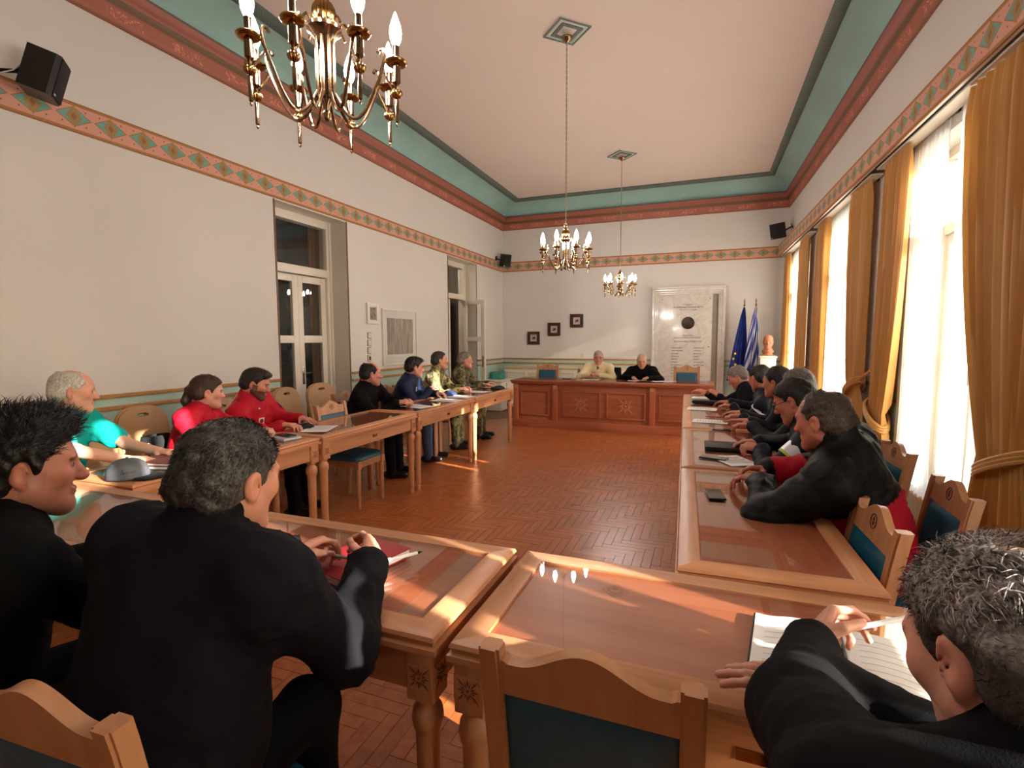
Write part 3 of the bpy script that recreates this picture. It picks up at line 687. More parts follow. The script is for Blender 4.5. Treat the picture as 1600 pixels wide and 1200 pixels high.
# ---------------------------------------------------------------- tan banquet chairs
def make_banquet():
    c = thing('banquet_chair', '', 'chair', group='tan banquet chairs by the left wall')
    for sx in (-1, 1):
        MB().tube([(sx*.19, .20, 0), (sx*.18, .17, .43)], .012, 8).build('leg', 'oak_pale', c); MB().tube([(sx*.19, -.24, 0), (sx*.185, -.17, .43), (sx*.17, -.20, .62)], .012, 8).build('leg', 'oak_pale', c)
    def seat(u, v):
        a = u*2*PI; ca, sa = math.cos(a), math.sin(a); k = (abs(ca)**4+abs(sa)**4)**(-.25); pr = [(0, .49), (.6, .488), (.9, .478), (1, .455), (.97, .43), (0, .43)]
        r, z = pr[int(round(v*5))]; return (r*k*ca*.20, r*k*sa*.205, z)
    MB().grid(seat, 40, 6, wrap=True).build('seat_cushion', 'tan_leather', c, smooth=60)
    # rounded back with a grip hole
    N = 28; out = []
    for i in range(N+1):
        a = PI*i/N; out.append((.205*math.copysign(abs(math.cos(a))**.75, math.cos(a)), .30+.17*math.sin(a)**.8))
    out = [(.175, -.06), (.198, .08)]+[(x, z) for x, z in out]+[(-.198, .08), (-.175, -.06)]
    hole = [(.05*math.cos(2*PI*i/24), .405+.017*math.sin(2*PI*i/24)) for i in range(24)]
    M = TR(0, -.195, .50, rx=.17)
    bm = bmesh.new(); vo = [bm.verts.new((x, -.02, z)) for x, z in out]; vh = [bm.verts.new((x, -.02, z)) for x, z in hole]
    eo = [bm.edges.new((vo[i], vo[(i+1) % len(vo)])) for i in range(len(vo))]; eh = [bm.edges.new((vh[i], vh[(i+1) % 24])) for i in range(24)]
    bmesh.ops.triangle_fill(bm, use_beauty=True, edges=eo+eh)
    r = bmesh.ops.extrude_face_region(bm, geom=bm.faces[:])
    for q in r['geom']:
        if isinstance(q, bmesh.types.BMVert): q.co.y += .045
    bmesh.ops.recalc_face_normals(bm, faces=bm.faces[:])
    MB().bm(bm, M).build('backrest', 'tan_leather', c, smooth=50)
    MB().tube([(x, 0, z) for x, z in out], .013, 6, M).tube([(x, .003, z) for x, z in hole], .008, 6, M, closed=True).build('back_piping', 'tan_edge', c)
    return c
BAN = make_banquet(); ub = []
for x, y, az, l in ((-3.80, 2.20, -4, 'tan banquet chair lit by the sun beside the man in turquoise'), (-3.66, 1.70, 0, 'tan banquet chair under the man in turquoise'), (-3.86, 2.70, 5, 'tan banquet chair behind the woman in red'),
                    (-3.72, 3.26, 0, 'tan banquet chair under the bearded man in red'), (-3.92, 3.74, 0, 'tan banquet chair by the wall just right of the bearded man'), (-3.98, 4.30, 6, 'tan banquet chair in front of the closed glass door'), (-4.02, 4.82, -8, 'tan banquet chair half hidden behind the balding man')):
    place(BAN, ub, (x, y, 0), math.radians(az-90), l)
# ---------------------------------------------------------------- presiding desk
D = thing('presiding_desk', 'long carved reddish-brown wooden desk in front of the far wall', 'desk', (0, 0, 0))
DX0, DX1, DY0, DY1, DH = -3.06, .10, 8.12, 8.80, .80
MB().box(DX0-.03, DX1+.03, DY0-.05, DY1+.03, DH-.035, DH, b=.008).box(DX0-.015, DX1+.015, DY0-.03, DY1, DH-.06, DH-.035, b=.004).build('desk_top', 'desk_wood', D)
MB().box(DX0+.05, DX1-.05, DY0-.0, DY1-.05, DH, DH+.006).build('glass_plate', 'glass_sheet', D, smooth=0)
MB().box(DX0, DX1, DY0+.03, DY0+.06, .0, DH-.06).build('front_board', 'desk_wood', D, smooth=0)
for x in (DX0, DX1-.04): MB().box(x, x+.04, DY0+.06, DY1-.05, 0, DH-.06).build('side_board', 'desk_wood_z', D, smooth=0)
MB().box(DX0-.01, DX1+.01, DY0-.005, DY0+.03, 0, .13, b=.006).build('plinth', 'desk_wood', D)
cols = [DX0+.01, -2.36, -.80, DX1-.10]
for x in cols:
    p = MB().box(x, x+.085, DY0-.002, DY0+.03, .13, DH-.06, b=.004).build('pilaster', 'desk_wood_z', D)
    MB().box(x+.012, x+.073, DY0-.008, DY0-.002, DH-.135, DH-.075).build('pilaster_block', 'carved_wood', p, smooth=0)
pan = [(-2.93, -2.42), (-2.20, -1.57), (-1.47, -.86), (-.66, -.06)]
for i, (a, b) in enumerate(pan):
    m = MB(); z0, z1 = .20, .63; y0, y1 = DY0+.012, DY0+.03
    for q in ((a, b, z0, z0+.022), (a, b, z1-.022, z1), (a, a+.022, z0+.022, z1-.022), (b-.022, b, z0+.022, z1-.022)): m.box(q[0], q[1], y0, y1, q[2], q[3], b=.005)
    m.build('panel_moulding', 'desk_wood', D)
    if i in (1, 2):
        mm = MB(); M = TR((a+b)/2, DY0+.030, .415, rx=PI/2); sunburst(mm, M, .125, 16, .008); mm.build('carved_sun', 'carved_wood', D, smooth=0)
# ---------------------------------------------------------------- cream sideboards along the far wall
def sideboard(x0, x1, label, n):
    s_ = thing('sideboard', label, 'sideboard', ((x0+x1)/2, 10.78, 0), 0, 'cream sideboards by the far wall'); h = (x1-x0)/2
    MB().box(-h, h, -.24, .24, .06, .84, b=.004).build('body', 'cream_lacquer', s_); MB().box(-h-.015, h+.015, -.26, .25, .84, .875, b=.005).build('top', 'oak_pale', s_); MB().box(-h+.03, h-.03, -.2, .22, 0, .06).build('plinth', 'cream_lacquer', s_, smooth=0)
    w_ = (2*h-.02)/n
    for k in range(n):
        a = -h+.01+k*w_; d = MB().box(a+.006, a+w_-.006, -.258, -.24, .09, .82, b=.003).build('door', 'cream_lacquer', s_)
        m = MB(); y0 = -.264
        for q in ((a+.06, a+w_-.06, .15, .165), (a+.06, a+w_-.06, .745, .76), (a+.06, a+.075, .165, .745), (a+w_-.075, a+w_-.06, .165, .745)): m.box(q[0], q[1], y0, -.257, q[2], q[3])
        m.build('moulding', 'oak_pale', d, smooth=0)
        MB().sphere((a+(w_-.04 if k % 2 == 0 else .04), -.27, .5), .012, 8).build('knob', 'gold_brass', d)
sideboard(-4.18, -2.52, 'cream panelled sideboard in the far left corner behind the desk', 3)
sideboard(-2.46, -1.30, 'cream panelled sideboard behind the man in the cream sweater', 2)
s_ = thing('low_cabinet', 'low white cabinet by the left wall near the open door', 'cabinet', (-4.16, 10.12, 0)); MB().box(-.22, .22, -.36, .36, 0, .60, b=.006).build('body', 'cream_lacquer', s_); MB().box(-.235, .235, -.375, .375, .60, .625, b=.005).build('top', 'cream_lacquer', s_); MB().box(.22, .232, -.34, .34, .05, .57, b=.003).build('door', 'cream_lacquer', s_)
o = thing('teal_box', 'small teal cardboard box on the low white cabinet', 'box', (-4.2, 10.25, .625)); MB().box(-.13, .13, -.1, .1, 0, .15, b=.003).build('body', 'teal_box', o); MB().box(-.135, .135, -.105, .105, .13, .155, b=.003).build('lid', 'teal_box', o)
# ---------------------------------------------------------------- chandeliers
def make_chandelier():
    c = thing('chandelier', '', 'chandelier', group='brass chandeliers with eight candle bulbs')   # local z=0 at the rod tips
    R = .245
    m = MB(); m.lathe([(.006, .02), (.014, .03), (.016, .045), (.008, .055), (.012, .07), (.022, .085), (.022, .10), (.013, .11), (.013, .25), (.018, .26), (.03, .285), (.045, .305), (.058, .315), (.060, .325), (.03, .335), (.012, .34)], 20)
    for k in range(8):
        a = 2*PI*k/8+.2; m.tube([(.026*math.cos(a), .026*math.sin(a), .09), (.028*math.cos(a), .028*math.sin(a), .29)], .007, 8)
    m.build('stem', 'brass', c)
    def ball(u, v):
        a = u*2*PI; t_ = v*PI; r = .037*math.sin(t_)*(1+.09*math.cos(16*a)); return (r*math.cos(a), r*math.sin(a), .375-.042*math.cos(t_))
    m = MB().grid(ball, 64, 9, wrap=True); m.lathe([(.012, .415), (.020, .42), (.020, .428), (.008, .435), (.006, .46)], 12); m.build('ribbed_knop', 'gold_brass', c)
    lm_ = MB().tube([(.05+.009*i, 0, .325+.018*math.sin(i*.9)) for i in range(5)], .0045, 6).mesh('leaf_scroll', 'gold_brass')
    for k in range(8): link('leaf_scroll', lm_, c, rz=2*PI*(k+.5)/8)
    arm = MB(); pts = []
    for i in range(15):
        t_ = i/14; pts.append((.022+(R-.06-.022)*t_, 0, .125-.115*math.sin(PI*min(1, t_*1.0))**1.0*(1-.0*t_)+.035*t_))
    pts += [(R-.045, 0, .20), (R-.038, 0, .232), (R-.045, 0, .252), (R-.058, 0, .252), (R-.062, 0, .240)]
    arm.tube(pts, .0062, 8); arm.tube([(R-.045, 0, .175), (R-.012, 0, .122)], .004, 6)
    am = arm.mesh('arm', 'brass')
    cd_ = MB().lathe([(.002, -.002), (.005, .004), (.003, .010), (.007, .014), (.007, .085), (.004, .09)], 10, TR(R, 0, 0)); cm = cd_.mesh('drop_rod', 'brass')
    def acorn(u, v):
        a = u*2*PI; t_ = v*PI; r = .019*math.sin(t_)**.8*(1+.07*math.cos(14*a)); return (R+r*math.cos(a), r*math.sin(a), .107-.016*math.cos(t_))
    ac = MB().grid(acorn, 42, 7, wrap=True).mesh('acorn', 'gold_brass')
    hm = MB().lathe([(.006, .12), (.010, .128), (.006, .134), (.0145, .142), (.0145, .196), (.010, .198)], 12, TR(R, 0, 0)).lathe([(.010, .26), (.0115, .262), (.0115, .205), (.010, .20)][::-1], 12, TR(R, 0, 0)).mesh('candle_tube', 'brass')
    pm = MB().lathe([(.008, .196), (.026, .197), (.034, .202), (.0375, .209), (.035, .213), (.028, .208), (.012, .206)], 20, TR(R, 0, 0)).mesh('drip_pan', 'gold_brass')
    bm_ = MB().lathe([(.008, .262), (.012, .270), (.019, .288), (.0205, .304), (.018, .324), (.011, .346), (.005, .362), (.001, .372)], 12, TR(R, 0, 0)).mesh('bulb', 'bulb_glow')
    for k in range(8):
        a = 2*PI*k/8+.18
        A = link('arm', am, c, rz=a)
        h = link('candle_holder', hm, c, rz=a)
        for nm, me in (('drop_rod', cm), ('acorn', ac), ('drip_pan', pm), ('bulb', bm_)): link(nm, me, h)
    # chain and ceiling canopy
    m = MB(); z = .455; i = 0; TOP = 4.44-2.19
    m.tube([(.016*math.cos(q*PI/6), 0, .462+.016*math.sin(q*PI/6)) for q in range(12)], .0035, 6, closed=True); z = .472
    while z < TOP-.06:
        L = .026; p = []
        for q in range(10):
            a = 2*PI*q/10; dx = .0075*math.cos(a); p.append((dx, 0, z+L/2+(L/2+.004)*math.sin(a)) if i % 2 else (0, dx, z+L/2+(L/2+.004)*math.sin(a)))
        m.tube(p, .0022, 4, closed=True); z += L; i += 1
    m.tube([(.004, .004, .46), (.004, .003, (z+.46)/2), (.0, .004, z)], .0018, 4)
    m.build('chain', 'chain_brass', c)
    MB().lathe([(.004, TOP-.075), (.012, TOP-.06), (.03, TOP-.045), (.05, TOP-.03), (.055, TOP-.018), (.055, TOP-.01)], 20).build('canopy_cup', 'brass', c)
    return c
def make_ceiling_plate(x, y, lab):
    o = thing('ceiling_rosette', lab, 'ceiling rosette', (x, y, 4.455), PI/4, 'stucco squares above the chandeliers')
    MB().box(-.17, .17, -.17, .17, -.010, 0).build('base', 'ceiling_paint', o, smooth=0)
    for r, z, mt in ((.17, -.018, 'border_paint'), (.15, -.014, 'mint_paint'), (.115, -.020, 'border_paint')):
        m = MB(); wd = .016 if r != .115 else .035
        m.box(-r, r, -r, -r+wd, z, -.010).box(-r, r, r-wd, r, z, -.010).box(-r, -r+wd, -r+wd, r-wd, z, -.010).box(r-wd, r, -r+wd, r-wd, z, -.010); m.build('moulding', mt, o, smooth=0)
CHAN = make_chandelier(); ux = []
for x, y, z, l in ((-1.25, 1.50, 2.215, 'large brass chandelier nearest the camera, cut off by the picture top'), (-1.345, 5.08, 2.155, 'brass chandelier on a long chain in the middle of the room'), (-1.36, 8.65, 2.17, 'farthest brass chandelier, before the far wall')):
    place(CHAN, ux, (x, y, z), .1*y, l)
for x, y, l in ((-1.25, 1.50, 'square stucco rosette above the nearest chandelier'), (-1.345, 5.08, 'square stucco rosette above the middle chandelier'), (-1.36, 8.65, 'square stucco rosette above the farthest chandelier')): make_ceiling_plate(x, y, l)
# ---------------------------------------------------------------- loudspeakers
def speaker(loc, rz, tilt, wall, label):
    o = thing('loudspeaker', label, 'loudspeaker', loc, rz, 'black wall loudspeakers')   # faces local +Y
    M = TR(0, 0, 0, rx=-tilt)
    poly = [(-.10, -.09), (-.105, .06), (-.085, .085), (.085, .085), (.105, .06), (.10, -.09)]
    MB().prism(poly, .27, M, -.135).build('cabinet', 'black_plastic', o)
    MB().box(-.085, .085, .085, .092, -.125, .125, M, b=.003).build('grille', 'black_cloth', o)
    MB().box(.045, .075, .092, .094, -.118, -.105, M).build('badge', 'silver_plastic', o, smooth=0)
    wv = o.matrix_basis.inverted() @ Vector(wall) if False else None
    Mi = (Matrix.Translation(loc) @ Matrix.Rotation(rz, 4, 'Z')).inverted(); p = Mi @ Vector(wall)
    MB().tube([(0, -.08, 0), (0, -.13, .0), p], .014, 8).sphere((0, -.12, 0), .026, 10).build('bracket_arm', 'dark_metal', o)
    d = (p-Vector((0, -.13, 0))).normalized(); q = d.to_track_quat('Z', 'Y').to_matrix().to_4x4()
    MB().box(-.03, .03, -.05, .05, -.012, 0, Matrix.Translation(p) @ q, b=.003).build('wall_plate', 'dark_metal', o)
    MB().tube([(.03, -.09, .05), (.06, -.14, -.02), p+Vector((.02, .02, -.06))], .004, 6).build('cable', 'white_paint', o)
speaker((-4.14, 2.225, 3.225), math.radians(-42), .28, (-4.39, 1.98, 3.20), 'large black loudspeaker high on the left wall near the camera')
speaker((-4.20, 10.72, 3.22), math.radians(-135), .25, (-4.39, 10.60, 3.26), 'small black loudspeaker in the far left corner')
speaker((1.15, 10.55, 3.42), math.radians(140), .25, (1.40, 10.62, 3.50), 'small black loudspeaker in the far right corner')
# ---------------------------------------------------------------- pictures, switches, sockets
def framed(name, label, cat, y0, y1, z0, z1, fw_, fm, mat_m, art, marg, d=.03, group=None):
    o = thing(name, label, cat, (LX, (y0+y1)/2, (z0+z1)/2), 0, group); hy, hz = (y1-y0)/2, (z1-z0)/2; m = MB()
    m.box(0, d, -hy, -hy+fw_, -hz, hz, b=.003).box(0, d, hy-fw_, hy, -hz, hz, b=.003).box(0, d, -hy+fw_, hy-fw_, -hz, -hz+fw_, b=.003).box(0, d, -hy+fw_, hy-fw_, hz-fw_, hz, b=.003); m.build('frame', fm, o)
    MB().box(0, d*.5, -hy+fw_, hy-fw_, -hz+fw_, hz-fw_).build('mount', mat_m, o, smooth=0)
    a, b, c_, e = marg; MB().box(d*.5, d*.5+.002, -hy+a, hy-b, -hz+c_, hz-e).build('drawing', art, o, smooth=0)
    MB().box(d*.7, d*.7+.002, -hy+fw_, hy-fw_, -hz+fw_, hz-fw_).build('glass_pane', 'glass_sheet', o, smooth=0)
    return o
framed('picture', 'framed grey drawing of bare trees on the left wall', 'picture', 6.29, 7.22, 1.10, 1.93, .022, 'white_paint', 'paper', 'tree_drawing', (.12, .11, .16, .13))
framed('picture', 'small framed brown picture above the light switches', 'picture', 5.94, 6.20, 1.70, 1.99, .05, 'white_paint', 'paper', 'small_drawing', (.06, .06, .06, .06))
for k, (l) in enumerate(('lowest light switch, framed dark, on the left wall', 'third light switch from the top on the left wall', 'second light switch from the top on the left wall', 'topmost light switch on the left wall')):
    o = thing('light_switch', l, 'light switch', (LX, 5.985+.004*k, 1.225+.105*k), 0, 'column of light switches'); MB().box(0, .008, -.042, .042, -.045, .045, b=.003).build('frame', 'switch_ring', o); MB().box(.008, .013, -.034, .034, -.037, .037, b=.003).build('plate', 'switch_plastic', o); MB().box(.013, .018, -.018, .018, -.026, .026, b=.002).build('rocker', 'switch_plastic' if k else 'dark_metal', o)
for k, (x, z, l) in enumerate(((-3.65, 1.51, 'lowest of three small dark square framed pictures'), (-3.17, 1.70, 'middle of three small dark square framed pictures'), (-2.66, 1.88, 'highest of three small dark square framed pictures'))):
    o = thing('square_picture', l, 'picture', (x, FY, z), 0, 'three small dark square frames'); m = MB(); r, fw_ = .145, .068
    m.box(-r, r, -.035, 0, -r, -r+fw_, b=.006).box(-r, r, -.035, 0, r-fw_, r, b=.006).box(-r, -r+fw_, -.035, 0, -r+fw_, r-fw_, b=.006).box(r-fw_, r, -.035, 0, -r+fw_, r-fw_, b=.006); m.build('frame', 'dark_frame', o)
    MB().box(-r+fw_, r-fw_, -.015, 0, -r+fw_, r-fw_).build('print', 'emblem_print', o, smooth=0)
o = thing('wall_socket', 'small white wall socket on the far wall above the rail', 'socket', (-2.52, FY, 1.13)); MB().box(-.04, .04, -.01, 0, -.04, .04, b=.003).build('plate', 'switch_plastic', o); MB().lathe([(.022, 0), (.022, .006), (.018, .006), (.016, -.002)], 16, TR(0, -.008, 0, rx=PI/2)).build('socket_ring', 'switch_plastic', o)
# ---------------------------------------------------------------- marble portal with the commemorative slab
P = thing('marble_portal', 'white marble door surround holding an inscribed commemorative slab', 'door surround', (0, FY-.002, 0))
for (a, b, d_, z1) in ((-1.06, -1.005, .09, 2.50), (-1.005, -.965, .07, 2.445), (-.965, -.93, .05, 2.405)):
    MB().box(a, b, -d_, 0, 0, z1, b=.004).build('jamb', 'marble', P)
for (a, b, d_, z1) in ((.285, .34, .09, 2.50), (.245, .285, .07, 2.445), (.21, .245, .05, 2.405)): MB().box(a, b, -d_, 0, 0, z1, b=.004).build('jamb', 'marble', P)
for (a, b, d_, z0, z1) in ((-1.005, .285, .09, 2.445, 2.50), (-.965, .245, .07, 2.405, 2.445), (-.93, .21, .05, 2.37, 2.405)): MB().box(a, b, -d_, 0, z0, z1, b=.004).build('lintel', 'marble', P)
MB().box(-1.08, .36, -.105, 0, 2.50, 2.525, b=.004).build('lintel', 'marble', P)
SL = MB().box(-.93, .10, -.025, 0, 0, 2.37, b=.003).build('slab', 'marble', P); MB().box(.10, .21, -.012, 0, 0, 2.37).build('side_board', 'hall_wall', P, smooth=0)  # side board: flat brown strip painted in for the shaded recess
def text(s, x, z, h, parent, align='CENTER', name='engraved_text'):
    cu = bpy.data.curves.new(name, 'FONT'); cu.body = s; cu.size = h*1.35; cu.align_x = align; cu.align_y = 'CENTER'; cu.extrude = .001; cu.resolution_u = 2
    tmp = bpy.data.objects.new('tmp', cu); COL.objects.link(tmp); bpy.context.view_layer.update(); me = bpy.data.meshes.new_from_object(tmp); bpy.data.objects.remove(tmp)
    me.materials.clear(); me.materials.append(MATS['ink']); o = link(name, me, parent, (x, -.027, z)); o.rotation_euler = (PI/2, 0, 0); return o
for s_, z, h in (("Α' ΑΙΡΕΤΗ", 2.165, .030), ('ΝΟΜΑΡΧΙΑΚΗ ΑΥΤΟΔΙΟΙΚΗΣΗ', 2.115, .030), ('ΕΝΑΡΞΗ   1-1-1995', 2.065, .028), ('ΝΟΜΑΡΧΗΣ', 1.545, .026), ('ΝΟΜΑΡΧΙΑΚΟ ΣΥΜΒΟΥΛΙΟ', 1.425, .030)): text(s_, -.355, z, h, SL)
rnd = random.Random(3)
def strokes(x, z, n, h=.022):
    m = MB(); q = x
    for k in range(n):
        wd = rnd.uniform(.011, .016); kind = rnd.randrange(4)
        m.box(q, q+.0035, -.027, -.025, z, z+h)
        if kind in (0, 1): m.box(q+wd-.0035, q+wd, -.027, -.025, z, z+h)
        if kind in (0, 2, 3): m.box(q, q+wd, -.027, -.025, z+h-.004, z+h)
        if kind in (1, 2): m.box(q, q+wd, -.027, -.025, z+h/2-.002, z+h/2+.002)
        if kind == 3: m.box(q, q+wd, -.027, -.025, z, z+.004)
        q += wd+.005
    m.build('engraved_line', 'ink', SL, smooth=0)
strokes(-.62, 1.490, 28, .026)
for k in range(11):
    z = 1.285-k*.058; strokes(-.665, z, rnd.choice((6, 7, 8, 9, 12))); strokes(-.235, z, rnd.choice((6, 7, 8, 9, 11)))
MB().lathe([(.125, 0), (.125, .012), (.118, .018), (.112, .014), (.10, .016), (.04, .024), (.0, .026)], 40, TR(-.355, -.025, 1.80, rx=PI/2)).build('bronze_medallion', 'bronze', SL)
for x in (-.87, .05):
    for z in (2.28, 1.32): MB().lathe([(.010, 0), (.010, .006), (.004, .010)], 10, TR(x, -.025, z, rx=PI/2)).build('fixing_stud', 'gold_brass', SL)
# ---------------------------------------------------------------- flags
t = NT('flag_blue'); t.bsdf(t.ramp(t.noise(t.coord(), 9, 2), [(.3, '1c2f7d'), (.7, '2a44a0')]), .7)
t = NT('flag_stripe'); sp = t.n('ShaderNodeSeparateXYZ'); at = t.n('ShaderNodeUVMap'); t.l(at.outputs[0], sp.inputs[0])
st_ = t.math('GREATER_THAN', t.math('MODULO', t.math('MULTIPLY', sp.outputs[1], 9.0), 2.0), 1.0); cross = t.math('LESS_THAN', sp.outputs[0], .4)
t.bsdf(t.mix(st_, '2b4aa6', 'e6e6e6'), .7)
plain('flag_yellow', 'e8c63a', .6); plain('flag_white', 'e9e9e6', .7)
def flag(x, y, mat, lab, seed, lean, blue):
    o = thing('flag', lab, 'flag', (x, y, 0), 0, 'flags on poles by the far wall')
    top = Vector((lean, .0, 2.12)); MB().lathe([(.11, 0), (.11, .02), (.05, .05), (.025, .09), (.02, .12)], 20).build('stand', 'gold_brass', o)
    MB().tube([(0, 0, .05), top], .012, 8).build('pole', 'pole_wood', o)
    MB().lathe([(.014, -.03), (.018, 0), (.006, .02), (.018, .05), (.002, .12)], 10, Matrix.Translation(top)).build('finial', 'gold_brass', o)
    rnd = random.Random(seed); p = [rnd.uniform(0, 6) for _ in range(3)]; n = 5
    def fn(u, v):
        w_ = .02+.20*(v**.8); a = u*n*2*PI+p[0]; k = top*(1-v)+Vector((lean*.3, 0, .72))*v
        xx = (u-.62)*w_*1.6+.02*math.sin(a*.5+p[1])*v; yy = -.03+.045*math.sin(a)*(.3+.7*v)
        return (k.x+xx, yy-.02, k.z-.05-.04*u*v)
    nu, nv = 60, 22
    m = MB().grid(fn, nu, nv); me = m.mesh('cloth', mat, 80); uv = me.uv_layers.new(name='UVMap')
    for lp_ in me.loops:
        i, j = divmod(lp_.vertex_index, nv); uv.data[lp_.index].uv = (i/(nu-1), (i/(nu-1))*1.0+(j/(nv-1))*.75)
    cl = link('cloth', me, o)
    if blue:
        for (dx, dz) in ((-.105, 1.20), (-.135, 1.10), (-.10, .99), (-.04, .93)):
            poly = [((.032 if i % 2 == 0 else .013)*math.sin(i*PI/5), (.032 if i % 2 == 0 else .013)*math.cos(i*PI/5)) for i in range(10)]
            MB().prism(poly, .003, TR(dx+lean*.5, -.098, dz, rx=PI/2)).build('star', 'flag_yellow', cl, smooth=0)
flag(.60, 10.72, 'flag_blue', 'blue flag with yellow stars hanging from a pole', 1, .06, True)
flag(.82, 10.60, 'flag_stripe', 'blue and white striped flag hanging from a pole', 2, .03, False)
# ---------------------------------------------------------------- bust on its pedestal
o = thing('pedestal', 'plain cream pedestal in the far right corner', 'pedestal', (1.045, 10.30, 0)); MB().box(-.13, .13, -.13, .13, .08, 1.14, b=.006).build('shaft', 'cream_lacquer', o); MB().box(-.16, .16, -.16, .16, 0, .08, b=.006).build('base', 'cream_lacquer', o); MB().box(-.145, .145, -.145, .145, 1.14, 1.17, b=.005).build('cap', 'cream_lacquer', o)
# ---------------------------------------------------------------- things on the tables
def slab_obj(name, label, cat, x, y, z, sx, sy, sz, rz, mats, group=None, b=.002):
    o = thing(name, label, cat, (x, y, z), rz, group); return o
TZ = TH+.0005
def paper(x, y, rz, label, sx=.105, sy=.148, n=1, group='papers on the tables', z=TZ):
    o = thing('paper_sheet', label, 'paper', (x, y, z), rz, group)
    MB().grid(lambda u, v: ((u*2-1)*sx, (v*2-1)*sy, .0012+.003*max(0, u-.8)**1), 6, 6).build('sheet', 'paper', o)
    m = MB()
    for k in range(9): m.box(-sx*.75, sx*(.75 if k % 3 else .4), sy*.7-k*sy*.16, sy*.7-k*sy*.16+.003, .0042, .0046)
    m.build('printed_lines', 'paper_ink', o, smooth=0)
def phone(x, y, rz, label, z=TZ):
    o = thing('phone', label, 'phone', (x, y, z), rz, 'phones on the tables'); MB().box(-.037, .037, -.076, .076, 0, .008, b=.003).build('body', 'phone_black', o); MB().box(-.034, .034, -.07, .07, .008, .0086).build('screen', 'dark_glass', o, smooth=0)
def notebook(x, y, rz, label, cover, sx=.085, sy=.12, h=.022, z=TZ, cat='notebook'):
    o = thing('notebook', label, cat, (x, y, z), rz, 'notebooks on the tables')
    MB().box(-sx, sx, -sy, sy, 0, .003, b=.001).box(-sx, sx, -sy, sy, h-.003, h, b=.001).box(-sx-.002, -sx+.003, -sy, sy, 0, h, b=.001).build('cover', cover, o); MB().box(-sx+.003, sx-.004, -sy+.004, sy-.004, .003, h-.003).build('pages', 'paper', o, smooth=0); return o
def pen(x, y, z, rz, label, tilt=0, mat='silver_plastic'):
    o = thing('pen', label, 'pen', (x, y, z), rz, 'pens'); o.rotation_euler = (0, tilt, rz)
    MB().tube([(-.068, 0, 0), (.055, 0, 0)], .0052, 8).build('barrel', mat, o); MB().tube([(.055, 0, 0), (.072, 0, 0)], [.0052, .001], 8).build('tip', 'dark_metal', o); MB().box(-.066, -.03, -.001, .001, .005, .0075).build('clip', 'steel', o); return o
# ---------------------------------------------------------------- people: bodies grown from distance fields
def attr_mat(name, rough, spec=.4, bump=.1, bscale=200, sheen=0, sss=0, var=.10, coat=0, stretch=(1, 1, 1)):
    t = NT(name); at = t.n('ShaderNodeAttribute', attribute_name='col'); co = t.coord(stretch); n = t.noise(co, bscale, 3)
    hsv = t.n('ShaderNodeHueSaturation'); t.l(at.outputs['Color'], hsv.inputs['Color']); t.l(t.math('MULTIPLY_ADD', n, var*2, 1-var), hsv.inputs['Value'])
    b = t.bsdf(hsv.outputs[0], rough, spec=spec, coat=coat); b.inputs['Sheen Weight'].default_value = sheen
    if sss: b.inputs['Subsurface Weight'].default_value = sss; b.inputs['Subsurface Radius'].default_value = (.012, .005, .003); b.inputs['Subsurface Scale'].default_value = 1.0
    t.bump(b, n, bump, .002); return t.m
attr_mat('skin', .48, .45, .12, 300, sss=.12, var=.06)
attr_mat('cloth', .88, .12, .3, 380, sheen=0, var=.12)
attr_mat('nylon', .58, .18, .12, 120, var=.08)
attr_mat('hair', .5, .4, .7, 240, var=.35)
attr_mat('shoe_leather', .35, .5, .05, 80)
t = NT('camo'); co = t.coord(); n1 = t.noise(co, 9, 3, .6, .8); n2 = t.noise(co, 15, 2, .5, 1.0); at = t.n('ShaderNodeAttribute', attribute_name='col')
c0 = t.ramp(n1, [(0, '4a4a30'), (.46, '6d6545'), (.55, '8c8058')], 'CONSTANT'); c0 = t.mix(t.math('GREATER_THAN', n2, .56), c0, '2c2a20'); t.bsdf(t.mix(1.0, c0, at.outputs['Color'], 'MULTIPLY'), .9)
t = NT('reflective'); t.bsdf('c9cccf', .3, spec=.8); t = NT('hivis_yellow'); t.bsdf('a8b53a', .6)
t = NT('eye'); at = t.n('ShaderNodeAttribute', attribute_name='col'); t.bsdf(at.outputs['Color'], .12, spec=.6)
def unit(v): v = np.asarray(v, float); return v/(np.linalg.norm(v)+1e-12)
def cap(a, b, ra, rb=None): return ('cap', np.array(a, float), np.array(b, float), ra, ra if rb is None else rb)
def ell(c, r, R=None): return ('ell', np.array(c, float), np.array(r, float), np.eye(3) if R is None else np.array(R, float))
def tor(c, R, maj, mr, mz): return ('tor', np.array(c, float), np.array(R, float), maj, mr, mz)
def pd(P, q):
    ty = q[0]
    if ty == 'cap':
        _, a, b, ra, rb = q; ba = b-a; pa = P-a; t_ = np.clip(pa@ba/(ba@ba+1e-12), 0, 1); return np.linalg.norm(pa-t_[:, None]*ba, axis=1)-(ra+(rb-ra)*t_)
    if ty == 'ell':
        _, c, r, R = q; L = (P-c)@R.T; k0 = np.linalg.norm(L/r, axis=1); k1 = np.linalg.norm(L/(r*r), axis=1)+1e-9; return k0*(k0-1)/k1
    if ty == 'tor':
        _, c, R, mj, mr, mz = q; L = (P-c)@R.T; rho = np.hypot(L[:, 0], L[:, 1])-mj; return (np.sqrt((rho/mr)**2+(L[:, 2]/mz)**2)-1)*min(mr, mz)
    if ty == 'fn': return q[1](P)
def smin(a, b, k):
    if k <= 0: return np.minimum(a, b)
    h = np.maximum(k-np.abs(a-b), 0)/k; return np.minimum(a, b)-h*h*k*.25
def comb(d, e, op, k):
    if op == 'u': return smin(d, e, k)
    if op == 's': return -smin(-d, e, k)
    return -smin(-d, -e, k)
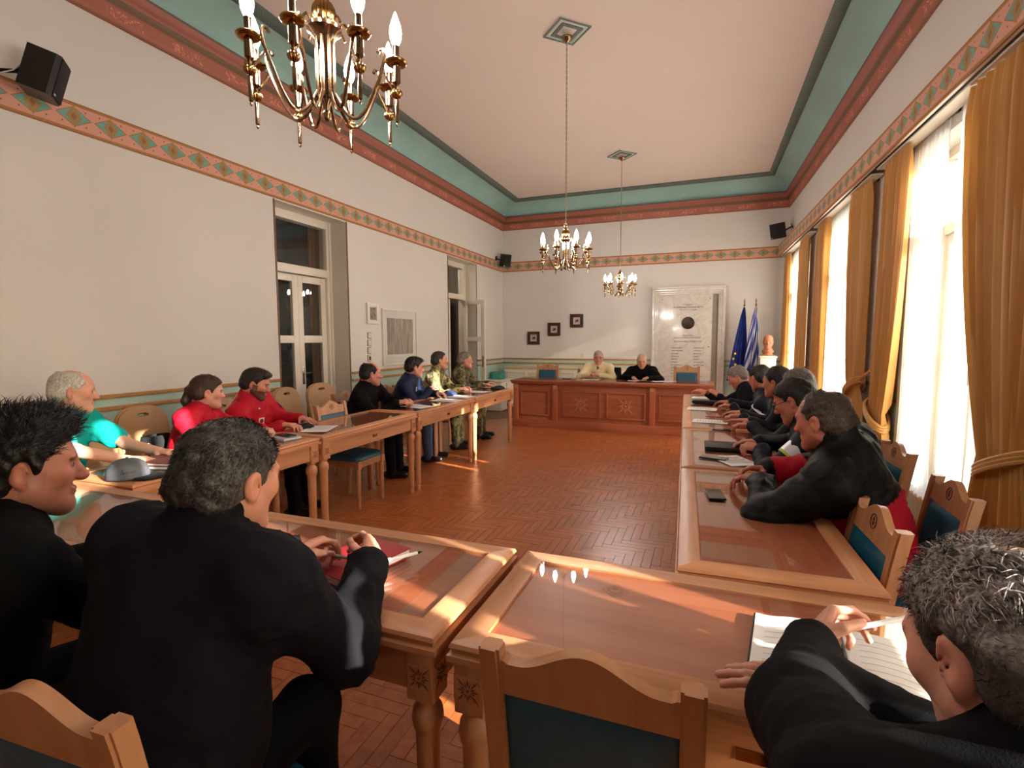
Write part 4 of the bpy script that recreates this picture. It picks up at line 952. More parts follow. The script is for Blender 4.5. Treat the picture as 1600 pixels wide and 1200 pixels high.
def field(P, ops):
    d = np.full(len(P), 1.0)
    for op, q, k in ops: d = comb(d, pd(P, q), op, k)
    return d
def extract(ops, h, lo, hi, noise=None):
    B = 8; lo = np.array(lo)-3*h; nb = np.maximum(1, np.ceil((np.array(hi)+3*h-lo)/(h*B)).astype(int))
    gi = np.stack(np.meshgrid(*[np.arange(n) for n in nb], indexing='ij'), -1).reshape(-1, 3)
    cen = lo+(gi*B+(B-1)/2)*h; dc = field(cen, ops); hd = B*h*.87
    keep = np.abs(dc) < hd*1.35+.012
    D = np.empty(nb*B, np.float32); D6 = D.reshape(nb[0], B, nb[1], B, nb[2], B); D6[:] = dc.reshape(nb)[:, None, :, None, :, None]
    kb = gi[keep]; kc = cen[keep]; n = len(kb)
    o = np.stack(np.meshgrid(*[np.arange(B)]*3, indexing='ij'), -1).reshape(-1, 3)*h
    P = ((lo+kb*B*h)[:, None, :]+o[None]); d = np.full((n, B**3), 1.0)
    for op, q, k in ops:
        if op == 'i': m = np.ones(n, bool)
        else: m = pd(kc, q) < k+hd*1.3+2*h
        if not m.any(): continue
        e = pd(P[m].reshape(-1, 3), q).reshape(-1, B**3); d[m] = comb(d[m], e, op, k)
    if noise is not None:
        m = np.abs(d) < 4*h+.02; d[m] += noise(P[m])
    D6[kb[:, 0], :, kb[:, 1], :, kb[:, 2], :] = d.reshape(n, B, B, B)
    # surface nets
    s = D < 0; N = np.array(s.shape); c = np.zeros(N-1, np.int8); sl = [slice(0, -1), slice(1, None)]
    for i in range(2):
        for j in range(2):
            for k in range(2): c += s[sl[i], sl[j], sl[k]]
    act = (c > 0) & (c < 8); ix = np.argwhere(act); vid = np.full(N-1, -1, np.int32); vid[act] = np.arange(len(ix))
    acc = np.zeros((len(ix), 3)); cnt = np.zeros(len(ix)); cor = {}
    for i in range(2):
        for j in range(2):
            for k in range(2): cor[i, j, k] = D[ix[:, 0]+i, ix[:, 1]+j, ix[:, 2]+k].astype(float)
    for a in cor:
        for ax in range(3):
            if a[ax] == 0:
                b = list(a); b[ax] = 1; b = tuple(b); va, vb = cor[a], cor[b]; x = (va < 0) != (vb < 0)
                if x.any():
                    t_ = va[x]/(va[x]-vb[x]); p = np.tile(np.array(a, float), (x.sum(), 1)); p[:, ax] += t_; acc[x] += p; cnt[x] += 1
    V_ = lo+(ix+acc/cnt[:, None])*h; F = []
    for ax in range(3):
        u, v = (ax+1) % 3, (ax+2) % 3; a = [slice(None)]*3; b = [slice(None)]*3; a[ax] = slice(0, -1); b[ax] = slice(1, None); a[u] = b[u] = slice(1, -1); a[v] = b[v] = slice(1, -1)
        A, Bq = s[tuple(a)], s[tuple(b)]
        for sg in (0, 1):
            e = np.argwhere(A & ~Bq) if sg == 0 else np.argwhere(~A & Bq)
            if not len(e): continue
            e[:, u] += 1; e[:, v] += 1
            def g(du, dv): q = e.copy(); q[:, u] -= du; q[:, v] -= dv; return vid[q[:, 0], q[:, 1], q[:, 2]]
            Q = np.stack([g(1, 1), g(0, 1), g(0, 0), g(1, 0)], 1); F.append(Q if sg == 0 else Q[:, ::-1])
    return V_, (np.concatenate(F) if F else np.zeros((0, 4), int))
def bounds(ops):
    lo = np.full(3, 1e9); hi = -lo
    for op, q, k in ops:
        if op != 'u' or q[0] == 'fn': continue
        if q[0] == 'cap': r = max(q[3], q[4]); a = np.minimum(q[1], q[2])-r; b = np.maximum(q[1], q[2])+r
        elif q[0] == 'ell': r = max(q[2]); a = q[1]-r; b = q[1]+r
        else: r = q[3]+max(q[4], q[5]); a = q[1]-r; b = q[1]+r
        lo = np.minimum(lo, a); hi = np.maximum(hi, b)
    return lo-.01, hi+.01
def waves(seed, freq, amp, n=7, aniso=(1, 1, 1)):
    r = np.random.RandomState(seed); W = r.normal(size=(n, 3))*freq*np.array(aniso); ph = r.uniform(0, 6.28, n); W2 = r.normal(size=(3, 3))*freq*.4
    def f(P):
        Q = P+np.sin(P@W2.T+1.0)*.35/freq; return amp*np.sin(Q@W.T+ph).sum(1)/math.sqrt(n)
    return f
def folds(seed, freq, amp, n=5):
    r = np.random.RandomState(seed); W = r.normal(size=(n, 3))*freq*np.array([1, 1, 1.5]); ph = r.uniform(0, 6.28, n); W2 = r.normal(size=(4, 3))*freq*.35
    def f(P):
        q = np.sin(P@W2.T+ph[:4]); Q = P@W.T+ph+np.stack([q[:, i % 4]*1.6 for i in range(n)], 1); a = 1-np.abs(np.sin(Q)); m = .5+.5*np.sin(P@(W2[0]*1.7)+1.3); return -amp*(a**3).sum(1)/n*2.2*m
    return f
def mkmesh(name, parts, mat, colfn=None, base=None, parent=None, cname=None, label=None):
    Vs = []; Fs = []; o = 0
    for v, f in parts: Vs.append(v); Fs.append(f+o); o += len(v)
    Vv = np.concatenate(Vs); F = np.concatenate(Fs)
    col = colfn(Vv) if callable(colfn) else np.tile(np.array(colfn)[None, :3], (len(Vv), 1))
    me = bpy.data.meshes.new(name); L = Vv-np.array(base)
    me.vertices.add(len(L)); me.vertices.foreach_set('co', L.ravel()); me.loops.add(len(F)*4); me.loops.foreach_set('vertex_index', F.astype(np.int32).ravel())
    me.polygons.add(len(F)); me.polygons.foreach_set('loop_start', np.arange(0, len(F)*4, 4, dtype=np.int32)); me.update(calc_edges=True); me.validate()
    a = me.color_attributes.new('col', 'FLOAT_COLOR', 'POINT'); a.data.foreach_set('color', np.concatenate([col, np.ones((len(col), 1))], 1).astype(np.float32).ravel())
    me.materials.append(MATS[mat]); me.shade_smooth()
    ob = link(name, me, parent, label=label); return ob
def L3(c): return np.array(lin(c)[:3])
# ---- head in its own frame: x right, y forward, z up
def head_ops(T, neck, S):
    def p(x, y, z): return T(np.array([x, y, z]))
    R = S['R']; E = lambda c, r, RR=None: ell(p(*c), r, R if RR is None else RR@R)
    j = S.get('jaw', 1.0); o = [('u', E((0, -.014, .036), (.075*S.get('wide', 1), .098, .084)), 0),
        ('u', E((0, .034, -.030), (.058*j, .056, .082)), .05),
        ('u', cap(p(-.050*j, .005, -.052), p(-.012, .070, -.098), .024, .019), .035), ('u', cap(p(.050*j, .005, -.052), p(.012, .070, -.098), .024, .019), .035),
        ('u', E((0, .074, -.098), (.022, .018, .018)), .02),
        ('u', E((-.043, .058, -.014), (.022, .022, .020)), .025), ('u', E((.043, .058, -.014), (.022, .022, .020)), .025),
        ('u', cap(p(-.036, .078, .024), p(.036, .078, .024), .011), .02),
        ('s', E((-.032, .097, .006), (.018, .014, .011)), .016), ('s', E((.032, .097, .006), (.018, .014, .011)), .016),
        ('u', E((-.031, .074, .006), (.014, .0135, .0125)), .004), ('u', E((.031, .074, .006), (.014, .0135, .0125)), .004),
        ('u', cap(p(0, .088, .014), p(0, .112, -.026), .0075, .0115), .012), ('u', E((0, .104, -.031), (.016, .012, .009)), .010),
        ('u', E((0, .086, -.057), (.023, .014, .006)), .007), ('u', E((0, .085, -.067), (.020, .014, .0075)), .007), ('s', cap(p(-.021, .099, -.0615), p(.021, .099, -.0615), .0028), .003)]
    for s in (-1, 1):
        ct = math.cos(.35); st = math.sin(.35); Re = np.array([[ct, s*-st, 0], [s*st, ct, 0], [0, 0, 1]])
        o += [('u', E((s*.081, -.012, -.004), (.0075, .019, .031), Re), .006), ('s', E((s*.0885, -.006, -.004), (.006, .010, .016), Re), .006), ('u', E((s*.077, -.006, -.032), (.007, .009, .009)), .006)]
    o += [('u', cap(p(0, -.032, -.04), neck, .054*S.get('neckw', 1), .060*S.get('neckw', 1)), .035), ('u', cap(p(0, -.065, -.02), neck, .03, .045), .03)]
    return o
FY_ = np.array([-.13, -.05, -.02, .0, .018, .034, .052, .075, .092, .12]); FZ_ = np.array([-.085, -.072, -.060, -.028, -.012, .02, .048, .072, .082, .09])
def hair_ops(T, Ti, S):
    st = S.get('hair', {}); th = st.get('t', .010); R = S['R']; dz = st.get('line', 0)
    p = lambda x, y, z: T(np.array([x, y, z])); wide = S.get('wide', 1)
    def cut(P):
        L = Ti(P); return (np.interp(L[:, 1], FY_, FZ_)+dz-L[:, 2]-st.get('temple', .0)*0+st.get('temple', .25)*np.clip(np.abs(L[:, 0])-.035, 0, 1)*(L[:, 1] > .03))*.8
    o = [('u', ell(p(0, -.015, .037), (.075*wide+th*.8, .098+th, .084+th), R), 0), ('u', cap(p(-.04, -.07, -.02), p(.04, -.07, -.02), .045), .04)]
    if 'top' in st: x, y, z, r = st['top']; o.append(('u', ell(p(x, y, z), r, R), .03))
    o += [('i', ('fn', cut), .008)]
    for s in (-1, 1): o.append(('s', ell(p(s*.088, -.004, -.008), (.024, .024, .036), R), .006))
    for b in st.get('bald', []): o.append(('s', ell(p(*b[0]), b[1], R), .010))
    if st.get('tail'):
        o += [('u', cap(p(0, -.10, .030), p(0, -.130, .012), .022, .018), .02), ('u', cap(p(0, -.130, .012), p(0, -.140, -.08), .020, .027), .02), ('u', cap(p(0, -.140, -.08), p(.01, -.105, -.20), .027, .010), .02)]
    return o
CURL = dict(relax=((22, 34, 18), (26, 38, 20), (30, 40, 22), (34, 42, 24)), flat=((6, 10, 6), (5, 10, 6), (6, 11, 6), (8, 12, 8)), fist=((62, 85, 45), (68, 92, 50), (72, 92, 50), (72, 88, 50)), pen=((38, 48, 22), (48, 58, 28), (60, 75, 40), (66, 80, 45)), clasp=((30, 62, 30), (34, 66, 30), (38, 66, 32), (42, 64, 32)))
def hand_ops(W, d, n, right, pose, E, s=1.0):
    d = unit(d); n = unit(np.asarray(n, float)-np.dot(n, d)*d); t_ = np.cross(d, n)*(1 if right else -1); W = np.array(W, float)
    o = [('u', cap(E, W, .036, .026*s), 0)]
    tips = []; spread = {'flat': .10, 'relax': .05}.get(pose, 0)
    offs = (.027, .0095, -.0085, -.025); ml = (.090, .092, .087, .079); fl = ((.043, .026, .021), (.047, .030, .022), (.043, .028, .021), (.034, .021, .019)); rad = (.0092, .0094, .0088, .0078)
    for i in range(4):
        K = W+(d*ml[i]+t_*offs[i])*s; o.append(('u', cap(W+d*.008*s+t_*offs[i]*.55*s, K, .0155*s, .0112*s), .012))
        a = 0; p = K; base = unit(d+t_*spread*offs[i]/.02)
        for j in range(3):
            a += math.radians(CURL[pose][i][j]); q = p+(base*math.cos(a)+n*math.sin(a))*fl[i][j]*s; o.append(('u', cap(p, q, rad[i]*s*(1-.06*j), rad[i]*s*(.94-.07*j)), .004)); p = q
        tips.append(p)
    B = W+(d*.020+t_*.024+n*.006)*s; M1 = B+unit(d*.62+t_*.62+n*.42)*.040*s
    if pose in ('pen', 'fist', 'clasp'): q2 = unit(d*.85+t_*.05+n*.50); q3 = unit(d*.85-t_*.30+n*.35)
    else: q2 = unit(d*.88+t_*.35+n*.25); q3 = unit(d*.95+t_*.12+n*.25)
    M2 = M1+q2*.033*s; M3 = M2+q3*.027*s
    o += [('u', cap(W+d*.01*s+t_*.012*s, B, .015*s, .015*s), .012), ('u', cap(B, M1, .0145*s, .0118*s), .010), ('u', cap(M1, M2, .0112*s, .0100*s), .004), ('u', cap(M2, M3, .0100*s, .0078*s), .004)]
    return o, tips, M3
def ik(S_, W, l1, l2, hint):
    S_, W = np.array(S_), np.array(W); v = W-S_; D = np.linalg.norm(v)
    if D > (l1+l2)*.985: k = D/((l1+l2)*.985); l1 *= k; l2 *= k
    a = (l1*l1-l2*l2+D*D)/(2*D); hh = math.sqrt(max(0, l1*l1-a*a)); u = v/D; b = np.array(hint)-np.dot(hint, u)*u; return S_+u*a+unit(b)*hh
def az(a, p=0): a = math.radians(a); p = math.radians(p); return np.array([math.cos(a)*math.cos(p), math.sin(a)*math.cos(p), math.sin(p)])
PEOPLE = {}
SKIN = L3('c98f78')
def person(key, label, head, look, hip, face, Rh, Lh, col, res='mid', bulk=1.0, belly=1.0, hairc='2a211c', hair=None, skin=None, top='cloth', trs='1d1f26', collar=.016, wrinkle=.005, elb=(None, None), short=False, glasses=False, beard=None, roll=0, wide=1.0, jaw=1.0, colfn=None, seat=.46, shoulder_twist=0, strands=1600, trmat='cloth', hs=1.0, leg_az=None, feet=0.0, shw=.172, nb_up=0, ab=1.0):
    hh = dict(near=(.0045, .009, .0042, .0042), mid=(.0068, .013, .0062, .006), far=(.0095, .018, .010, .009))[res]
    head = np.array(head, float); f = az(look[0], look[1]); r0 = unit(np.cross(f, [0, 0, 1])); u0 = np.cross(r0, f); cr, sr = math.cos(math.radians(roll)), math.sin(math.radians(roll)); r_ = r0*cr+u0*sr; u_ = u0*cr-r0*sr
    RH = np.array([r_, f, u_])*1.0
    T = lambda q: head+hs*(q@RH); Ti = lambda P: ((P-head)@RH.T)/hs
    S = dict(R=RH, hair=hair or {}, wide=wide, jaw=jaw)
    tf = az(face); tr_ = np.array([tf[1], -tf[0], 0]); hipc = np.array([hip[0], hip[1], seat+.10]); base = (hip[0], hip[1], 0)
    NB = head-u_*.078-f*.030-np.array([0, 0, .042-nb_up])-tf*.016
    sp_ = unit(NB-hipc); fr_ = unit(tf-np.dot(tf, sp_)*sp_); tr2 = np.cross(fr_, sp_); RT = np.array([tr2, fr_, sp_])
    tw = math.radians(shoulder_twist); trs_ = tr2*math.cos(tw)+fr_*math.sin(tw)
    SC_ = NB-sp_*.055; SR_ = SC_+trs_*shw*bulk-np.array([0, 0, .012]); SL_ = SC_-trs_*shw*bulk-np.array([0, 0, .012])
    P_ = thing('person', label, 'person', base, 0, 'people seated at the meeting')
    arms = {}
    for nm, H, Sh, sgn in (('R', Rh, SR_, 1), ('L', Lh, SL_, -1)):
        hint = elb[0 if sgn > 0 else 1]; hint = (np.array([0, 0, -1.0])+trs_*sgn*.55-tf*.25) if hint is None else np.array(hint, float)
        W = np.array(H[0], float); arms[nm] = (Sh, ik(Sh, W, .285*hs, .25*hs, hint), W)
    skin_c = SKIN if skin is None else L3(skin); hc = L3(hairc)
    # skin -----------------------------------------------------------
    parts = []
    ho = head_ops(T, NB, S); lo, hi = bounds(ho); parts.append(extract(ho, hh[0]*hs, lo, hi))
    to = [('u', ell(hipc+(NB-hipc)*.64, (.150*bulk, .095, .20), RT), 0), ('u', ell(hipc+(NB-hipc)*.25, (.135*bulk, .10, .19), RT), .08), ('u', cap(SL_, SR_, .045), .06), ('u', cap(NB, NB-sp_*.1, .05, .07), .04)]
    for nm in 'RL':
        Sh, E_, W = arms[nm]; to += [('u', cap(Sh, E_, .045, .036), .03), ('u', cap(E_, W, .036, .026), .02)]
    lz = tf if leg_az is None else az(leg_az); lr = np.array([lz[1], -lz[0], 0]); legs = []
    for sgn in (-1, 1):
        hj = hipc+tr_*sgn*.085-np.array([0, 0, .03]); kn = hj+(lz*.98+lr*sgn*.10)*.40; kn[2] = seat+.065; an = kn+lz*(.02+feet)-np.array([0, 0, kn[2]-.085]); legs.append((hj, kn, an)); to += [('u', cap(hj, kn, .068, .05), .05), ('u', cap(kn, an, .05, .035), .03)]
    lo, hi = bounds(to); parts.append(extract(to, hh[1]*1.2, lo, hi))
    info = dict(arms=arms, head=head, T=T, NB=NB, P=P_, tips={})
    for nm, H, rt_ in (('R', Rh, True), ('L', Lh, False)):
        E_ = arms[nm][1]; W = arms[nm][2]; o, tips, th = hand_ops(W, H[1], H[2], rt_, H[3], W+(E_-W)*(1.0 if short else .45), hs); lo, hi = bounds(o); parts.append(extract(o, hh[2], lo, hi)); info['tips'][nm] = (tips, th)
    lip = skin_c*np.array([.80, .55, .55])
    def skcol(P):
        c = np.tile(skin_c, (len(P), 1)); L = Ti(P); near = np.linalg.norm(L, axis=1) < .17
        x, y, z = L.T
        def put(m, cc, k): c[m] = c[m]*(1-k)+cc*k
        put(near & (np.abs(z+.062) < .0105) & (np.abs(x) < .023) & (y > .078), lip, .75)
        put(near & (np.abs(z-.026-.004*np.cos(x*60)) < .0052) & (np.abs(np.abs(x)-.033) < .019) & (y > .06), hc*.8, .8)
        put(near & (y > .05) & (np.abs(z+.015) < .03) & (np.abs(x) > .03), skin_c*np.array([1.05, .82, .80]), .4); put(near & (np.abs(x) > .076), skin_c*np.array([1.05, .80, .78]), .5)
        put(near & (y > .095) & (z < -.012) & (z > -.045), skin_c*np.array([1.05, .82, .80]), .5)
        if beard:
            bc, k = beard; m = near & (z < -.040+.0*x) & (z > -.125) & (y > -.012) & ~((np.abs(z+.062) < .009) & (np.abs(x) < .02)); m |= near & (y < .035) & (y > .0) & (z < .0) & (z > -.05) & (np.abs(x) > .045); put(m, L3(bc), k)
        return np.clip(c, 0, 1)
    body = mkmesh('body', parts, 'skin', skcol, base, P_)
    for s in (-1, 1):
        m = MB(); n_ = 10; c_ = T(np.array([s*.031, .0765, .006])); me_ = MB().sphere((0, 0, 0), .0125*hs, 14).mesh('eye', 'eye')
        cols = []
        a = me_.color_attributes.new('col', 'FLOAT_COLOR', 'POINT')
        for i, v in enumerate(me_.vertices):
            k = v.co.y/(.0125*hs); a.data[i].color = (.02, .012, .008, 1) if k > .86 else ((.10, .05, .03, 1) if k > .7 else (.72, .68, .64, 1))
        e = link('eye', me_, P_); e.matrix_local = Matrix.Translation(c_-np.array(base)) @ Matrix(RH.T.tolist()).to_4x4()
    # hair -----------------------------------------------------------
    if hair is not None:
        hp = hair_ops(T, Ti, S); lo, hi = bounds(hp); sd = abs(hash(key)) % 1000 if False else sum(map(ord, key)); hv = extract(hp, hh[3], lo, hi, waves(sd, hair.get('freq', 110), hair.get('amp', .003)))
        hcol = hc; gr = hair.get('grey')
        rs = np.random.RandomState(sd); wv = waves(sd+5, 60, .5)
        zg = hair.get('zgrey')
        def hcolf(P):
            L = Ti(P); c = np.tile(hcol, (len(P), 1)); rv = rs.uniform(0, 1, len(P))
            nq = len(hv[0]); 
            if len(P) > nq: rv[nq:] = np.repeat(rs.uniform(0, 1, (len(P)-nq)//6), 6)
            if gr is not None:
                k = np.clip(rv*.8+.3*wv(P), 0, 1)*gr[1]
                if zg: k = np.clip(k*np.interp(L[:, 2]-L[:, 1]*.35, zg, (0, 1.4)), 0, 1)
                c = c*(1-k[:, None])+L3(gr[0])*k[:, None]
            return np.clip(c*(.75+.5*rv[:, None]), 0, 1)
        if strands:
            v0, f0 = hv; Lh_ = Ti(v0); ok_ = np.nonzero(~((np.abs(Lh_[:, 0]) > .062) & (np.abs(Lh_[:, 1]+.004) < .034) & (Lh_[:, 2] < .038)))[0]; ii = rs.choice(ok_, min(strands, len(ok_)), replace=False)
            p0 = v0[ii]; nn = (v0[ii]-T(np.array([0, -.015, .03]))); nn /= np.linalg.norm(nn, axis=1)[:, None]
            com = hair.get('comb', (0, -.6, -.5)); dirv = np.array(com)@RH+rs.normal(size=nn.shape)*.45; dirv -= nn*(dirv*nn).sum(1)[:, None]; dirv = dirv/np.linalg.norm(dirv, axis=1)[:, None]
            ln = rs.uniform(.010, .022, len(ii))[:, None]*hair.get('len', 1.0)*np.interp(Lh_[ii][:, 2], (-.06, .02, .08), hair.get('prof', (.5, .7, 1.0)))[:, None]; lift = hair.get('lift', .35)
            p1 = p0+dirv*ln*.5+nn*ln*lift*.8; p2 = p0+dirv*ln+nn*ln*lift; sd_ = np.cross(dirv, nn)*hair.get('sw', .0011)
            vs_ = np.stack([p0-sd_-nn*.003, p0+sd_-nn*.003, p1-sd_*.8, p1+sd_*.8, p2-sd_*.15, p2+sd_*.15], 1).reshape(-1, 3); b_ = np.arange(len(ii))*6
            fs_ = np.concatenate([np.stack([b_, b_+1, b_+3, b_+2], 1), np.stack([b_+2, b_+3, b_+5, b_+4], 1)]); hair_parts = [hv, (vs_, fs_)]
        else: hair_parts = [hv]
        mkmesh('hair', hair_parts, 'hair', hcolf, base, P_)
        if hair.get('tail'): MB().tube([tuple(T(np.array([.024*math.cos(q*PI/6), -.130, .022+.024*math.sin(q*PI/6)]))-np.array(base)) for q in range(12)], .006, 6, closed=True).build('hair_tie', 'red_cover', P_)
    # upper garment ----------------------------------------------------
    bk = bulk; g = [('u', ell(hipc+(NB-hipc)*.66, (.178*bk, .122*bk, .215), RT), 0), ('u', ell(hipc+(NB-hipc)*.28+fr_*.02*belly, (.170*bk*belly, .142*bk*belly, .205), RT), .09), ('u', cap(SL_, SR_, .062*bk), .07), ('u', cap(NB-sp_*.035, SL_, .050, .058), .05), ('u', cap(NB-sp_*.035, SR_, .050, .058), .05), ('u', ell(hipc-np.array([0, 0, .03]), (.175*bk*belly, .145*belly, .115)), .06)]
    for nm in 'RL':
        Sh, E_, W = arms[nm]; b2 = (.5+.5*bk)*ab
        if short: g += [('u', cap(Sh, Sh+(E_-Sh)*.72, .066*b2, .062*b2), .045)]
        else:
            Wc = W+(E_-W)*.06; g += [('u', cap(Sh, E_, .066*b2, .056*b2), .05), ('u', cap(E_, Wc, .055*b2, .041*b2), .035), ('u', cap(Wc+(E_-Wc)*.10, Wc, .042*b2, .042*b2), .008)]
    g += [('u', tor(NB+u_*.022, RT*.5+np.array([r_, unit(np.cross(u_, r_)), u_])*.5, .060, .013, collar+.010), .02), ('s', cap(NB-sp_*.005, NB+u_*.14, .052, .060), .006)]
    lo, hi = bounds(g); nz1 = waves(sum(map(ord, key)), 20, wrinkle); nz2 = waves(sum(map(ord, key))+3, 60, wrinkle*.25); nz3 = folds(sum(map(ord, key))+4, 24, wrinkle*1.6)
    gv = extract(g, hh[1], lo, hi, lambda P: nz1(P)*.7+nz2(P)+nz3(P))
    c_ = L3(col) if isinstance(col, str) else np.array(col)
    info['frame'] = (hipc, NB, RT)
    gar = mkmesh('upper_garment', [gv], top, (lambda P: colfn(P, info)) if colfn else c_, base, P_); info['gar'] = gar; info['base'] = np.array(base)
    # trousers and shoes
    q = [('u', ell(hipc-np.array([0, 0, .035]), (.165*bk, .135, .105)), 0)]
    for hj, kn, an in legs: q += [('u', cap(hj, kn, .086, .068), .05), ('u', cap(kn, an-np.array([0, 0, .02]), .066, .052), .03)]
    lo, hi = bounds(q); mkmesh('trousers', [extract(q, hh[1]*1.15, lo, hi, waves(sum(map(ord, key))+9, 30, wrinkle*.8))], trmat, L3(trs), base, P_)
    for hj, kn, an in legs:
        a = np.array([an[0], an[1], .042]); o = [('u', cap(a-lz*.055, a+lz*.15, .040, .034), 0), ('u', cap(a, a+np.array([0, 0, .05]), .040, .042), .03), ('i', ('fn', lambda P: .002-P[:, 2]), 0)]; lo, hi = bounds(o)
        mkmesh('shoe', [extract(o, max(hh[1], .011), lo, hi)], 'shoe_leather', L3('15110f'), base, P_)
    if glasses:
        m = MB(); b0 = np.array(base)
        for s in (-1, 1):
            m.tube([tuple(T(np.array([s*.033+.023*math.cos(k*PI/8), .098-.006*abs(math.cos(k*PI/8)), .004+.017*math.sin(k*PI/8)]))-b0) for k in range(16)], .0016, 5, closed=True)
            m.tube([tuple(T(np.array(v))-b0) for v in ((s*.056, .092, .008), (s*.078, .05, .010), (s*.083, -.01, .008))], .0016, 5)
        m.tube([tuple(T(np.array(v))-b0) for v in ((-.010, .099, .008), (0, .103, .011), (.010, .099, .008))], .0016, 5); m.build('glasses', 'dark_metal', P_)
    PEOPLE[key] = info; return info
def garment_bvh(info):
    from mathutils.bvhtree import BVHTree
    me = info['gar'].data; return BVHTree.FromPolygons([v.co.copy() for v in me.vertices], [tuple(p.vertices) for p in me.polygons])
def patch(info, pt, r, mat, name, sy=1.0, n=20, up=(0, 0, 1), d=.004, bv=None):
    bv = bv or garment_bvh(info); co, no, _, _ = bv.find_nearest(Vector(np.array(pt)-info['base'])); no = no.normalized(); x = Vector(up).cross(no).normalized(); y = no.cross(x)
    M = Matrix.Translation(co+no*.001) @ Matrix((x, y, no)).transposed().to_4x4()
    poly = [(r*math.cos(2*PI*i/n+(PI/4 if n == 4 else 0)), r*sy*math.sin(2*PI*i/n+(PI/4 if n == 4 else 0))) for i in range(n)]
    MB().prism(poly, d, M, -.004).build(name, mat, info['P'], smooth=0); return M
def band(info, arm, t0, t1, r, mat, name='reflective_band', seg=0):
    Sh, E_, W = info['arms'][arm]; A, B_ = (Sh, E_) if seg == 0 else (E_, W); b0 = info['base']
    p0 = A+(B_-A)*t0-b0; p1 = A+(B_-A)*t1-b0; MB().tube([tuple(p0), tuple(p0+(p1-p0)*.5), tuple(p1)], r, 24, cap=False).build(name, mat, info['P'])
# ---------------------------------------------------------------- who sits where
X, Y, Z_ = (1, 0, 0), (0, 1, 0), (0, 0, 1)
DN = (0, 0, -1)
short_h = lambda **k: dict(dict(t=.008, amp=.0022, freq=120, sw=.0014, lift=.18, comb=(0, -.4, -.6)), **k)
A = person('A', 'man in a black jacket with greying dark hair, seen from behind in the left foreground', (-.965, .81, 1.175), (88, -12), (-1.02, .60), 92,
    ((-.845, 1.12, .865), (-.40, .80, .30), (-.75, -.25, -.45), 'pen'), ((-1.10, 1.10, .87), (.30, .92, .12), (.35, -.1, -.9), 'pen'), '141318', 'near', 1.12, 1.12, '1a1513',
    short_h(t=.012, amp=.0032, grey=('75706c', .5), lift=.22, sw=.0009, comb=(0, -.5, -.7)), skin='c58a72', top='cloth', collar=.034, wrinkle=.0075, elb=((.45, -.35, -1), (-.8, -.1, -.5)), strands=7000, trs='0d0d11', shw=.160, leg_az=97, nb_up=.022, ab=1.16)
Bm = person('B', 'man with spiky black hair in a black sweater at the left edge', (-1.535, .72, 1.175), (66, -6), (-1.66, .56), 78,
    ((-1.38, 1.06, .82), (.3, .9, 0), DN, 'relax'), ((-1.72, 1.06, .82), (.4, .9, 0), DN, 'relax'), '08090a', 'near', 1.06, 1.0, '14100f',
    short_h(t=.018, amp=.0045, freq=90, top=(0, .02, .105, (.055, .075, .03)), lift=.8, len=1.5, sw=.0009, prof=(.25, .3, 1.2), comb=(0, .5, .5)), skin='c0806a', top='cloth', collar=.012, wrinkle=.004, beard=('3a2a24', .22), strands=4200, trs='0d0e12', nb_up=.02)
Rm = person('R', 'balding grey-haired man in a black fleece writing in the open diary, bottom right', (.325, .70, 1.125), (118, -26), (.46, .48), 104,
    ((.225, .985, .865), (-.93, .22, -.05), (0, .1, -1), 'flat'), ((.215, 1.13, .865), (.42, .80, .30), (.75, -.3, -.5), 'pen'), '08080a', 'near', 1.14, 1.05, '3a332f',
    short_h(t=.012, amp=.0035, grey=('b8b0aa', .9), bald=[((0, .075, .085), (.055, .06, .06)), ((0, -.06, .125), (.03, .035, .03))], lift=.28, len=1.0, sw=.0008, prof=(.4, .5, 1.3), zgrey=(.02, .07), comb=(0, -.3, -.6), freq=80), skin='c9907a', top='cloth', collar=.014, wrinkle=.004, elb=((.6, -.2, -.7), (-.8, -.2, -.5)), strands=6000, roll=-4, nb_up=.05, ab=1.2, trs='0d0e12')
def polo(P, I): return np.tile(L3('12938a'), (len(P), 1))
T1 = person('teal', 'white-haired man in a turquoise polo shirt by the left wall', (-3.45, 1.875, 1.185), (58, -8), (-3.62, 1.72), 20,
    ((-2.98, 1.84, .825), (.8, .6, 0), DN, 'relax'), ((-3.02, 2.05, .825), (.9, .1, 0), DN, 'relax'), '129a90', 'mid', 1.05, 1.1, 'b8b2a8',
    short_h(t=.006, bald=[((0, .07, .09), (.06, .06, .05)), ((0, -.02, .13), (.045, .06, .035))], grey=('d8d4cc', .6)), skin='d39c84', short=True, collar=.012, trs='2a2c33')
T2 = person('woman', 'woman with a brown ponytail in a red jacket', (-3.42, 2.71, 1.10), (55, -8), (-3.60, 2.60), 25,
    ((-3.02, 2.55, .83), (.9, .3, 0), DN, 'relax'), ((-3.02, 2.82, .83), (.9, -.2, 0), DN, 'relax'), 'b5142a', 'mid', .88, .92, '33211a',
    short_h(t=.013, tail=True, amp=.0018, grey=('6a4a34', .35), line=-.004), skin='d6a08c', top='nylon', collar=.022, hs=.95, wide=.96, jaw=.9, trs='14151a')
T3 = person('beard', 'bearded man in a red jacket with badges looking down', (-3.42, 3.145, 1.125), (32, -18), (-3.60, 3.24), 18,
    ((-3.04, 3.02, .83), (.9, .25, 0), DN, 'relax'), ((-3.13, 3.32, .835), (.96, -.22, -.04), DN, 'flat'), 'b5142a', 'mid', 1.05, 1.0, '221915',
    short_h(t=.011, top=(0, .045, .095, (.055, .05, .028))), skin='c98c76', top='nylon', collar=.024, beard=('2a1d18', .85), trs='101116')
